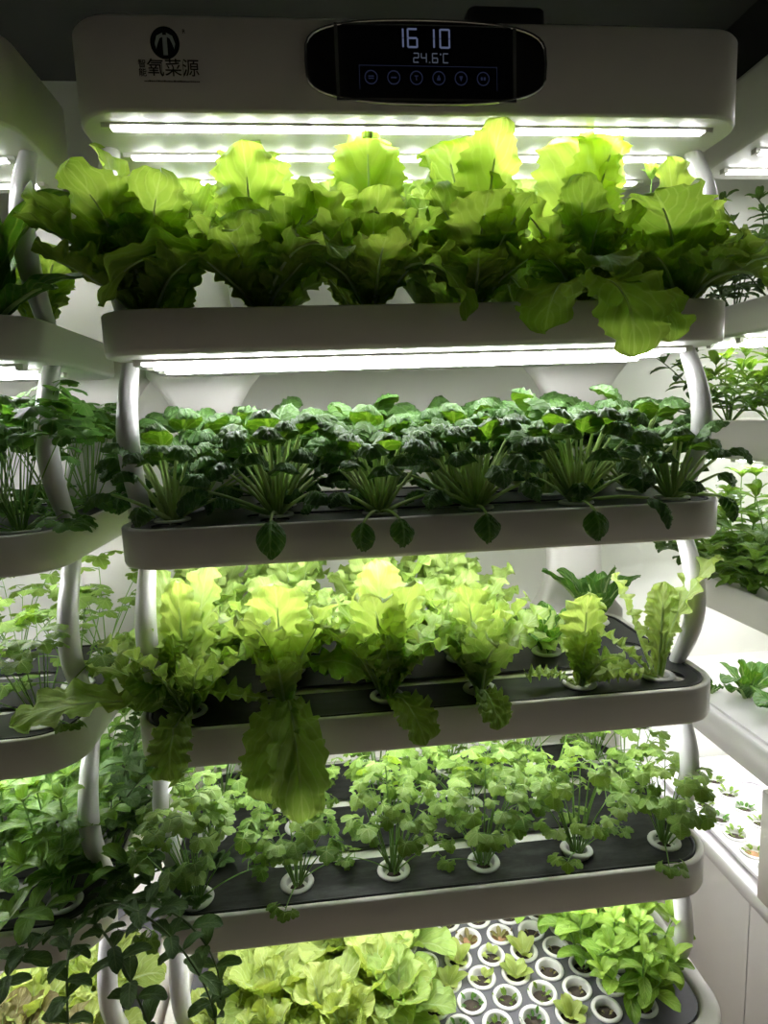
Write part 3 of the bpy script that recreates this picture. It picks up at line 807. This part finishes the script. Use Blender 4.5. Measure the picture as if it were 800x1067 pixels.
# --- top tray: tall green lettuce crowding under the light head
ZM = TUB-ZT[1]-0.016
top_hero = {   # azimuth, elevation, bend, length, half width, side sweep, twist, paleness
    0: [(-165, 62, 50, .22, .075, 0, 0, .2), (-120, 74, 40, .22, .075, 0, 0, .3), (-160, 42, 22, .17, .060, 0, 0, .7), (-80, 84, 16, .19, .050, 0, 0, .2), (165, 84, 10, .27, .062, 0, 0, .7), (-60, 76, 40, .21, .065), (-95, 70, 30, .13, .045, 0, 0, .5)],
    1: [(100, 87, 4, .28, .075, 0, 0, .5), (-100, 84, 14, .24, .065, 0, 0, .4), (-160, 76, 150, .30, .050, 0, 20, .1), (-55, 66, 110, .25, .045, 0, 0, .15), (-20, 76, 70, .24, .060, 0, 0, .3), (-110, 60, 40, .15, .055, 0, 0, .3)],
    2: [(-92, 88, 5, .285, .070, 0, 0, .75), (-45, 74, 170, .25, .036, 0, 0, .02), (-130, 62, 70, .20, .050), (95, 86, 6, .28, .07, 0, 0, .9), (-85, 52, 40, .15, .055, 0, 0, .8), (60, 84, 10, .27, .06, 0, 0, .9)],
    3: [(-135, 86, 12, .275, .085, -.10, 0, .2), (-70, 82, 18, .27, .070, 0, 0, .65), (-95, 66, 40, .19, .065, 0, 0, .75), (-100, 50, 40, .13, .055, 0, 0, .6), (150, 82, 20, .27, .07, 0, 0, .6)],
    4: [(-100, 87, 8, .285, .085, -.06, 0, .5), (-62, 85, 12, .285, .085, .08, 0, .7), (-93, 40, 132, .275, .070, 0, 0, .08), (-128, 42, 118, .22, .064, 0, 0, .12), (-112, 76, 34, .20, .05, 0, 0, .2), (-66, 40, 128, .22, .064, 0, 0, .08), (-98, 66, 120, .20, .060, 0, 0, .08)],
    5: [(-30, 58, 118, .29, .092, 0, 0, .15), (-72, 48, 122, .235, .075, 0, 0, .15), (-135, 70, 60, .22, .080, 0, 0, .12), (-150, 84, 12, .23, .045, 0, 0, .8), (-5, 48, 66, .20, .07, 0, 0, .3), (-88, 46, 70, .17, .065, 0, 0, .1)],
}
LOW = [(-35, 56, 46, .135, .060, 0, 0, .6), (-145, 56, 46, .135, .060, 0, 0, .45), (-5, 62, 40, .15, .055, 0, 0, .7), (-178, 62, 40, .15, .055, 0, 0, .7), (-90, 74, 30, .15, .060, 0, 0, .4), (-20, 72, 30, .14, .055, 0, 0, .6), (-160, 72, 30, .14, .055, 0, 0, .6)]
top_lab = {
    0: 'broad olive lettuce sprawling past the left pole of the top tray',
    1: 'tall top tray lettuce with dark folded leaves, second from the left pole',
    2: 'top tray lettuce below the clock with an upright pale-ribbed leaf and a dark curled one',
    3: 'top tray lettuce leaning a broad serrated dark leaf, right of the pale-ribbed one',
    4: 'large frilly lettuce whose dark leaves hang down over the top tray edge',
    5: 'broad dark green lettuce spreading out past the right pole of the top tray',
}
for i in range(6):
    lettuce(pos(1, 0, i), 100+i, 'romaine', .215, 7 if i < 5 else 4, top_hero[i]+LOW, ZM, top_lab[i], 'lettuces in the top tray', cupkw=dict(depth=.02))
for i in range(6):
    if i == 5:
        basil((.415, .165, ZT[1]+LIDZ), 131, .25, label='upright paired-leaf herb shoot beside the right pole under the clock rack light head', group='herbs in the top tray', mat=M_BASILPALE,
              stems=[(0, 89, 0, .235), (175, 74, 12, .20), (160, 82, 0, .17)], nodes=5, lsize=.052, cupkw=dict(depth=.02))
    else:
        lettuce(pos(1, 1, i), 120+i, 'frill' if i in (2, 3, 4) else 'romaine', .265, 11, [(-95+10*(i % 3), 86, 6, .28, .07, 0, 0, .8), (-150, 82, 12, .275, .065, -.1, 0, .6), (-35, 82, 12, .275, .065, .1, 0, .7), (180, 76, 14, .27, .065, 0, 0, .5), (0, 76, 14, .27, .065, 0, 0, .5)], ZM, 'backlit lettuce '+where(1, 1, i), 'lettuces in the top tray', cupkw=dict(depth=.02))
for i in range(1, 6):
    lettuce(pos(1, 2, i), 140+i, 'frill', .27, 9, [(-140, 80, 10, .27, .06), (-40, 80, 10, .27, .06)], ZM, 'yellow-green lettuce '+where(1, 2, i), 'lettuces in the top tray', cupkw=dict(depth=.02))

# --- second tray: dark tatsoi rosettes
tat_hero = {0: [(-150, 40, 20, .14, .024)], 1: [(-90, 18, 30, .175, .026), (-150, 30, 12, .17, .025), (-172, 22, 8, .15, .022)], 2: [(-80, 16, 30, .145, .022), (-108, 14, 30, .15, .022), (-175, 18, 5, .13, .024)],
            3: [(-96, 14, 25, .142, .024), (170, 25, 10, .12, .022)], 4: [(-98, 14, 30, .145, .024), (-50, 16, 20, .165, .02)], 5: [(-75, 16, 20, .135, .018), (-20, 55, 20, .15, .022)]}
tat_lab = ['small dark tatsoi with its cup ring showing by the left pole of the second tray', 'large tatsoi with fanned pale stalks and one round leaf hanging over the second tray rim',
           'dark tatsoi with two round leaves hanging side by side over the second tray rim', 'upright tatsoi with a dense sheaf of pale stalks, fourth along the second tray front',
           'wide dark tatsoi with stooping leaves, fifth along the second tray front', 'small sparse tatsoi by the right pole of the second tray']
for i in range(6):
    tatsoi((XS[i], YS[0]+(.045 if i < 2 else .012), ZT[2]+LIDZ), 200+i, [.165, .190, .170, .185, .19, .150][i], [24, 34, 30, 36, 36, 18][i], tat_lab[i], 'tatsoi in the second tray', tat_hero[i])
for j in (1, 2):
    for i in range(6):
        tatsoi((XS[i], YS[j]+(.02 if i < 2 and j == 1 else 0), ZT[2]+LIDZ), 220+10*j+i, .195+.012*j, 26, 'dark crinkled tatsoi '+where(2, j, i), 'tatsoi in the second tray')

# --- third tray: frilly yellow-green lettuce
ZM3 = ZB[2]-ZT[3]-0.016
fr_hero = {
    0: [(-168, 28, 52, .27, .058, 0, -25, .25), (158, 34, 34, .22, .055, 0, 0, .6), (-88, 88, 4, .235, .045, 0, 0, .95), (-22, 58, 40, .20, .05, 0, 0, .6), (-97, 34, 130, .15, .046, 0, 0, .12), (130, 80, 20, .25, .06, 0, 0, .5), (-140, 68, 40, .21, .05), (60, 82, 20, .25, .06, 0, 0, .7)],
    1: [(-96, 40, 130, .225, .060, 0, 0, .08), (-82, 44, 142, .275, .058, 0, 0, .05), (-95, 84, 10, .23, .072, 0, 0, .8), (-150, 72, 30, .22, .06, 0, 0, .7), (-30, 76, 30, .22, .06, 0, 0, .75), (-110, 78, 50, .24, .05, 0, 0, .7), (-172, 24, 16, .18, .05, 0, 0, .45)],
    2: [(-70, 30, 98, .15, .046, 0, 0, .10), (-60, 78, 18, .24, .055, 0, 0, .8), (-150, 66, 34, .21, .06, 0, 0, .7), (-105, 82, 40, .24, .06, 0, 0, .8), (100, 86, 8, .24, .065, 0, 0, .9), (-10, 60, 40, .19, .055)],
    3: [(-90, 26, 78, .125, .036, 0, 0, .2), (-130, 84, 14, .21, .05, 0, 0, .85), (-40, 78, 30, .20, .055, 0, 0, .8), (-160, 64, 50, .19, .055), (0, 66, 40, .19, .055), (-95, 74, 40, .19, .05)],
}
fr_lab = ['frilly lettuce with a long leaf reaching across the left pole of the third tray', 'frilly lettuce with dark broad leaves hanging far over the third tray rim',
          'bright frilly lettuce with one round leaf drooping over the middle of the third tray rim', 'curly yellow-green lettuce, fourth along the third tray front, small leaf at its foot']
for i in range(4):
    lettuce((XS[i]+(.01 if i == 0 else 0), YS[0]+.008, ZT[3]+LIDZ), 300+i, 'frill', .20, 5, fr_hero[i], ZM3, fr_lab[i], 'frilly lettuces in the third tray', cupkw=dict(depth=.02))
lettuce((.258, .062, ZT[3]+LIDZ), 310, 'frill', .12, 2, [(-86, 86, 8, .175, .056, 0, 0, .9), (-95, 80, 20, .12, .036, 0, 0, .8), (-178, 38, 55, .10, .022, 0, 0, .5), (-20, 28, 40, .10, .012, 0, 0, .6)], ZM3,
        'young slender lettuce with one upright leaf in its own cup, fifth along the third tray', 'frilly lettuces in the third tray', cupkw=dict(depth=.02))
lettuce((.408, .070, ZT[3]+LIDZ), 311, 'frill', .10, 0, [(155, 72, 8, .20, .048, 0, 0, .85), (50, 80, 4, .17, .040, 0, 0, .75), (-10, 84, 40, .245, .050, 0, 0, .7), (172, 48, 20, .17, .032, 0, 0, .6), (-168, 30, 56, .15, .044, 0, 0, .75)], ZM3,
        'sparse young lettuce with spread leaves and a drooping tall one at the right pole', 'frilly lettuces in the third tray', cupkw=dict(depth=.02))
for i in range(4):
    lettuce(pos(3, 1, i), 320+i, 'frill', .225, 16, [(-90, 66, 40, .19, .06, 0, 0, .7), (-50, 60, 40, .18, .06, 0, 0, .6), (-130, 60, 40, .18, .06, 0, 0, .6)], ZM3, 'bright frilly lettuce '+where(3, 1, i), 'frilly lettuces in the third tray', lay=22, cupkw=dict(depth=.02))
for i in range(4):
    lettuce(pos(3, 2, i), 330+i, 'frill', .235, 13, [(-90, 84, 14, .24, .06, 0, 0, .8)], ZM3, 'bright frilly lettuce '+where(3, 2, i), 'frilly lettuces in the third tray', cupkw=dict(depth=.02))
lettuce(pos(3, 1, 4), 340, 'pak', .13, 9, [], ZM3, 'dull dark green leafy plant behind the young slender lettuce', 'dark leafy greens at the back of the third tray', cupkw=dict(depth=.02), name='leafy_green_plant', cat='leafy green')
lettuce(pos(3, 2, 5), 341, 'pak', .17, 7, [(-120, 50, 30, .17, .05), (180, 60, 30, .18, .05)], ZM3, 'grey-green leafy plant behind the sparse lettuce, by the spine column', 'dark leafy greens at the back of the third tray', cupkw=dict(depth=.02), name='leafy_green_plant', cat='leafy green')

# --- fourth tray: cilantro
cil_lab = ['tall bushy cilantro by the left pole of the fourth tray', 'cilantro under the hanging lettuce leaf, cup ring clear in front, fourth tray', 'cilantro third along the fourth tray front, low leaf on its cup',
           'dense cilantro fourth along the fourth tray front, leaf draped over its cup', 'cilantro in a raised tilted cup, fifth along the fourth tray front', 'cilantro in the rounded right corner of the fourth tray']
for i in range(6):
    o = cilantro((XS[i], [.052, .065, .070, .066, .066, .071][i], ZT[4]+LIDZ), 400+i, [.20, .155, .185, .185, .185, .165][i], [25, 17, 20, 22, 20, 19][i], 20, .0205, cil_lab[i], 'cilantro in the fourth tray', zmax=.24)
    if i == 4:
        for c in o.children:
            if c.name.startswith('net_cup'): c.rotation_euler = (R(-7), R(5), 0); c.location = (0, 0, .006)
for j in (1, 2):
    for i in range(6):
        cilantro((XS[i], YS[j], ZT[4]+LIDZ), 410+10*j+i, .17+.01*j, 13, 22, .0205, 'cilantro '+where(4, j, i), 'cilantro in the fourth tray', zmax=.24)

# --- bottom tray: seedlings, butter lettuce, pale basil
def seedling(loc, seed, kind, label, sponge=SPONGE, group='seedlings in the bottom tray', size=1.0):
    rs = np.random.RandomState(seed); L = Soup(); root = empty('seedling_cup', loc)
    n, ln, m = dict(tiny=(9, .012, M_PARSLEY), small=(6, .026, M_BUTTER), mid=(7, .040, M_BUTTER), bare=(3, .010, M_RED), dry=(6, .020, M_RED), sprout=(8, .013, M_CILANTRO))[kind]
    ln *= size
    for i in range(n):
        az = i*137.5+rs.uniform(0, 60); q = i/n
        o = rs.uniform(.002, .013) if kind in ('tiny', 'sprout', 'bare', 'dry') else .003
        leaf(L, None, (o*math.cos(R(az)), o*math.sin(R(az)), -.008), az, 45+35*q, 40, ln*rs.uniform(.8, 1.2)*(1.5 if kind in ('tiny', 'sprout') else 1), ln*.36, rs, wb=.12, ruf=.0008, rf=2, cup=.3,
             vs=.35 if kind in ('tiny', 'sprout', 'small') else 0, shape=(.6, 2.2), nv=8, nu=6, tint=.35+.5*q)
    finish(root, L, m)
    for c in root.children:
        if c.name.startswith('net_cup'):
            c.data = cup_mesh(.0292, .0215, .026, sponge)
    tag(root, label, 'seedling', group)
    return root

HX = [h for h in HEX]
def hexat(x, y): return min(HX, key=lambda h: (h[0]-x)**2+(h[1]-y)**2)
seeds = [  # x, y, kind, label
    (.026, .258, 'small', 'pale seedling in a white cup, topmost row beside the butter lettuce'), (.097, .258, 'dry', 'cup with a withered brownish seedling, second in the topmost seedling row'), (.168, .258, 'dry', 'cup with reddish brown seedling leaves, third in the topmost seedling row'),
    (-.006, .207, 'small', 'pale seedling half hidden by butter lettuce, second seedling row'), (.066, .207, 'mid', 'seedling with ruffled yellow-green leaves spilling over its cup, second seedling row'), (.132, .207, 'small', 'pale small-leaved seedling in a clear white cup, second seedling row'), (.203, .207, 'mid', 'seedling with tall round leaves at the basil edge, second seedling row'),
    (.026, .156, 'mid', 'ruffled pale seedling beside the butter lettuce, third seedling row'), (.099, .156, 'small', 'small bright seedling centred in its cup, third seedling row'), (.170, .156, 'mid', 'seedling with two broad leaves over the cup rim, third seedling row'), (.242, .156, 'bare', 'dark nearly bare cup by the basil, third seedling row'),
    (.064, .106, 'tiny', 'cup of tiny grey-green sprouts, fourth seedling row, nearest the lettuce'), (.136, .106, 'sprout', 'cup of tiny green sprouts in the middle of the fourth seedling row'), (.208, .106, 'sprout', 'cup of dark tiny sprouts, fourth seedling row, nearest the basil'), (-.008, .106, 'mid', 'yellowish leafy seedling leaning from its cup below the butter lettuce'),
    (.028, .055, 'tiny', 'cup of tiny whitish sprouts at the bottom edge, nearest the lettuce'), (.100, .055, 'sprout', 'cup of green sprouts at the bottom edge, second along'), (.172, .055, 'tiny', 'cup of small sprouts at the bottom edge, third along'), (.244, .055, 'mid', 'seedling with one big round leaf standing on the bottom edge'), (.280, .106, 'bare', 'dark bare cup under the basil leaves, fourth seedling row'),
]
for n_, (x, y, kd, lb) in enumerate(seeds):
    h = hexat(x, y)
    seedling((h[0], h[1], Z5-.006), 500+n_, kd, lb, SPONGE2 if kd == 'dry' else SPONGE)
used = {hexat(s_[0], s_[1]) for s_ in seeds}
rowname = ['bottom-edge', 'fifth', 'fourth', 'third', 'second', 'topmost']
kf = 0
for h in HX:
    if h not in used and -.03 < h[0] < .36 and h[1] < .32:
        seedling((h[0], h[1], Z5-.006), 800+kf, 'bare', 'dark bare seedling cup shaded by leaves, '+['nearest the lettuce', 'nearest the basil', 'well under the basil', 'deepest under the basil'][min(3, int((h[0]+.03)/.1))]+', '+rowname[int(round((h[1]-.055)/.0508))]+' row')
        used.add(h); kf += 1
bl = [(-.45, .11, .11), (-.38, .21, .12), (-.33, .06, .12), (-.31, .16, .14), (-.24, .11, .14), (-.20, .26, .15), (-.17, .06, .13), (-.13, .16, .15), (-.06, .11, .13), (-.07, .26, .15), (-.26, .31, .13), (-.40, .31, .11)]
bw = ['at the left pole end of the bottom tray', 'second behind the left pole of the bottom tray', 'at the bottom edge under the fourth tray corner', 'in the middle of the butter lettuces, left half', 'in the middle of the butter lettuces, front',
      'at the back of the butter lettuces', 'at the bottom edge, nearer the seedlings', 'in the middle of the butter lettuces, right half', 'right beside the seedling cups, front', 'right beside the seedling cups, back', 'in the back row behind the middle lettuces', 'in the back row near the spine column']
for n_, ((x, y, s), w) in enumerate(zip(bl, bw)):
    h = hexat(x, y)
    lettuce((h[0], h[1], Z5-.006), 530+n_, 'butter', s, 12, [], .22, ('curly' if n_ in (5, 8, 9) else 'smooth')+' pale butter lettuce '+w, 'butter lettuces in the bottom tray', spread=1.1,
            mat=M_BUTTER if n_ not in (8, 9) else M_FRILL, cupkw=dict(ro=.0292, ri=.0215, depth=.026))
bb = [(.28, .26, .15), (.32, .16, .13), (.35, .26, .16), (.39, .16, .16), (.42, .11, .14), (.35, .06, .11), (.42, .26, .14), (.35, .36, .12), (.42, .36, .14), (.44, .21, .13)]
bw = ['just behind the seedling rows', 'beside the dark bare cup', 'in the middle of the basil patch, back', 'in the middle of the basil patch, front', 'by the white rim at the right end', 'at the bottom edge of the basil patch',
      'at the back by the right pole', 'at the back above the seedling cups', 'at the back under the tray', 'reaching past the right pole']
for n_, ((x, y, s), w) in enumerate(zip(bb, bw)):
    h = hexat(x, y)
    basil((h[0], h[1], Z5-.006), 550+n_, s, 5, None, .046, 'light basil in the bottom tray '+w, 'basil in the bottom tray', M_BASILPALE, spread=30, nodes=4, width=.34, cupkw=dict(ro=.0292, ri=.0215, depth=.026))

# --- neighbouring rack on the left
LX = -1.088; LY = .012
def lpos(k, j, i, dy=0): return (XS[i]+LX, YS[j]+LY+dy, ZT[k]+LIDZ)
lettuce(lpos(1, 0, 5), 600, 'pak', .19, 6, [(-4, 87, 99, .275, .052, 0, 0, .35), (-35, 30, 40, .15, .035, 0, 0, .3), (-100, 35, 100, .16, .045, 0, 0, .1), (-160, 70, 30, .22, .05, 0, 0, .5), (-80, 80, 15, .21, .045, 0, 0, .3)], ZM,
        'dark leafy green arching over the neighbouring rack pole, top tray', 'leafy greens on the left rack', cupkw=dict(depth=.02), name='leafy_green_plant', cat='leafy green')
lettuce(lpos(1, 1, 5), 601, 'romaine', .19, 9, [], ZM, 'green lettuce behind the arching leaf on the left rack', 'leafy greens on the left rack', cupkw=dict(depth=.02))
lettuce(lpos(1, 0, 4), 602, 'romaine', .20, 9, [], ZM, 'lettuce at the very edge of the photo, top tray of the left rack', 'leafy greens on the left rack', cupkw=dict(depth=.02))
lettuce(lpos(1, 1, 4), 603, 'romaine', .21, 9, [], ZM, 'lettuce under the left rack lights, second in from the pole', 'leafy greens on the left rack', cupkw=dict(depth=.02))
w2 = {(0, 5): 'at the front by the pole', (1, 5): 'in the middle row behind the pole', (2, 5): 'at the back by the spine column', (0, 4): 'at the front, cut by the photo edge', (1, 4): 'in the middle row, cut by the photo edge', (2, 4): 'at the back, second from the spine column'}
for (j, i), w in w2.items():
    cilantro(lpos(2, j, i), 610+j*6+i, .225+.0*j, 32, 20, .025, 'left rack second tray parsley, '+w, 'parsley on the left rack', M_PARSLEY, 'parsley_plant', low=9, zmax=.235)
for (j, i), w in w2.items():
    cilantro(lpos(3, j, i), 630+j*6+i, .20-.02*(j == 0), 10 if j else 12, 27, .024, 'left rack third tray cilantro, '+w, 'cilantro on the left rack', M_CILANTRO, zmax=.235)
for (j, i), w in w2.items():
    basil(lpos(4, j, i), 650+j*6+i, .20, 9, None, .052, 'left rack fourth tray dark basil, '+w, 'basil on the left rack', M_BASIL, spread=36, nodes=5, width=.30, cupkw=dict(depth=.02))
basil((LX+.468, .04, ZT[4]+LIDZ), 680, .3, label='dark mint trailing down through the gap between the two racks', group='mint between the racks', mat=M_MINT, sm=S_DARK, nodes=10, lsize=.036, width=.34, teeth=.08, name='mint_plant', cup=False,
      stems=[(-50, 30, 130, .36), (-20, 38, 140, .36), (-75, 35, 120, .30), (10, 45, 20, .17), (-5, 28, 60, .20), (-35, 45, 150, .42), (25, 30, 110, .30), (-110, 30, 90, .26)])
basil((LX+.468, .20, ZT[4]+LIDZ), 681, .3, label='dark upright mint rising behind the left rack pole beside the gap', group='mint between the racks', mat=M_MINT, sm=S_DARK, nodes=8, lsize=.045, width=.36, teeth=.08, name='mint_plant', cup=False,
      stems=[(0, 80, 10, .26), (-40, 70, 30, .24), (40, 75, 10, .26), (-10, 60, 30, .22)])
l5 = [(.43, .11), (.36, .06), (.43, .21), (.34, .16), (.28, .11), (.36, .26), (.25, .21)]
l5w = ['by the rim at the pole end', 'at the front near the rim', 'behind the rim by the pole', 'in the middle of its tray', 'at the photo edge, front', 'in the back by the spine column', 'at the photo edge, back']
for n_, ((x, y), w) in enumerate(zip(l5, l5w)):
    h = hexat(x, y)
    lettuce((h[0]+LX, h[1]+LY, Z5-.006), 690+n_, 'butter', .12, 10, [], .22, ('reddish' if n_ in (1, 4) else 'pale green')+' lettuce at the left rack bottom, '+w, 'lettuces at the bottom of the left rack',
            mat=M_RED if n_ in (1, 4) else M_BUTTER, cupkw=dict(ro=.0292, ri=.0215, depth=.026))

# --- side rack plants
for n_, (x, y, s, w) in enumerate([(.93, .66, .24, 'at its far end'), (.93, .50, .26, 'second from its far end'), (.94, .36, .25, 'at the photo edge'), (1.08, .60, .26, 'in its rear row')]):
    basil((x, y, 1.863), 700+n_, s, 7, None, .050, 'dark herb under the side rack top light, '+w, 'herbs in the upper tray of the side rack', M_MINT, S_DARK, spread=26, nodes=6, width=.26, cup=False)
for n_, (x, y, s, w) in enumerate([(.90, .62, .18, 'at its rounded far end'), (.92, .48, .19, 'second from its far end'), (.92, .36, .18, 'at the photo edge'), (1.05, .55, .20, 'in its rear row')]):
    basil((x, y, 1.588), 710+n_, s, 8, None, .058, 'green basil on the second side rack tray, '+w, 'basil on the second side rack tray', M_BASIL, spread=34, nodes=4, width=.26, cup=False)
basil((.90, .70, 1.588), 716, .3, label='thin dark herb stems hanging in front of the wall behind the right pole', group='trailing herbs of the side rack', mat=M_MINT, sm=S_DARK, nodes=7, lsize=.055, width=.30, cup=False,
      stems=[(185, 60, 30, .26), (200, 78, 20, .24), (165, 35, 90, .26)], name='herb_plant')
for n_, (x, y, s, w) in enumerate([(.90, .62, .26, 'at its rounded far end'), (.88, .50, .26, 'second from its far end'), (.89, .38, .25, 'at the photo edge'), (1.04, .52, .27, 'in its rear row'), (.86, .44, .20, 'hanging over its front edge')]):
    basil((x, y, 1.178), 720+n_, s, 8, None, .062, 'dark dense basil on the third side rack tray, '+w, 'basil on the third side rack tray', M_BASIL, spread=38, nodes=5, width=.32, cup=False, droop=50 if n_ == 4 else 0)
basil((.88, .68, 1.178), 726, .3, label='dark herb shoots in front of the white wall above the sparse lettuce', group='trailing herbs of the side rack', mat=M_MINT, sm=S_DARK, nodes=6, lsize=.05, width=.34, cup=False,
      stems=[(190, 55, 20, .24), (175, 70, 10, .26), (205, 40, 30, .22)], name='herb_plant')
for n_, (x, y, s, lb) in enumerate([(.955, .575, .14, 'pak choi with broad grey-green leaves on the white bench, farther one'), (.950, .440, .13, 'pak choi with a bent pale stem on the white bench, nearer one'), (.875, .62, .045, 'small pale sprout beside the farther pak choi on the white bench')]):
    lettuce((x, y, .842), 740+n_, 'pak', s, 6 if n_ < 2 else 4, [(-70, 62, 90, .17, .045), (-150, 66, 80, .16, .042), (20, 60, 80, .15, .04)] if n_ < 2 else [], None, lb, 'pak choi on the white bench', cup=False, name='pak_choi_plant', cat='leafy green')
lbs = {}
edge = sorted({c[0] for c in SIDE})
rn = ['outer', 'second', 'third', 'inner']; cn = ['nearest the end post', 'second from the end post', 'third from the end post', 'fourth from the end post', 'fifth from the end post', 'sixth from the end post', 'seventh from the end post']
kf = 0
for r_, ex_ in enumerate(edge[:2]):
    for q_, (x, y) in enumerate(sorted([c for c in SIDE if c[0] == ex_], key=lambda c: c[1])):
        tan = r_ == 0 and q_ == 1
        o = seedling((x, y, .4965), 760+kf, 'sprout' if kf % 3 else 'tiny', ('brownish ' if tan else '')+'seedling cup in the white side bench, '+rn[r_]+' row, '+cn[q_], SPONGE, 'seedlings in the white side bench', 1.5)
        for c in o.children:
            if c.name.startswith('net_cup'): c.data = cup_mesh(.0335, .0250, .022, SPONGE2 if tan else SPONGE)
        kf += 1

# ------------------------------------------------------------------ light and view
w = bpy.data.worlds.new('world'); SC.world = w; w.use_nodes = True
bg = w.node_tree.nodes['Background']; bg.inputs[0].default_value = (1.0, 0.93, 0.80, 1); bg.inputs[1].default_value = 0.0015
SC.view_settings.view_transform = 'Standard'; SC.view_settings.look = 'None'
SC.cycles.diffuse_bounces = 9; SC.cycles.max_bounces = 14; SC.cycles.sample_clamp_indirect = 8
SC.view_settings.exposure = 0.42; SC.view_settings.gamma = 1.0; SC.view_settings.use_curve_mapping = False
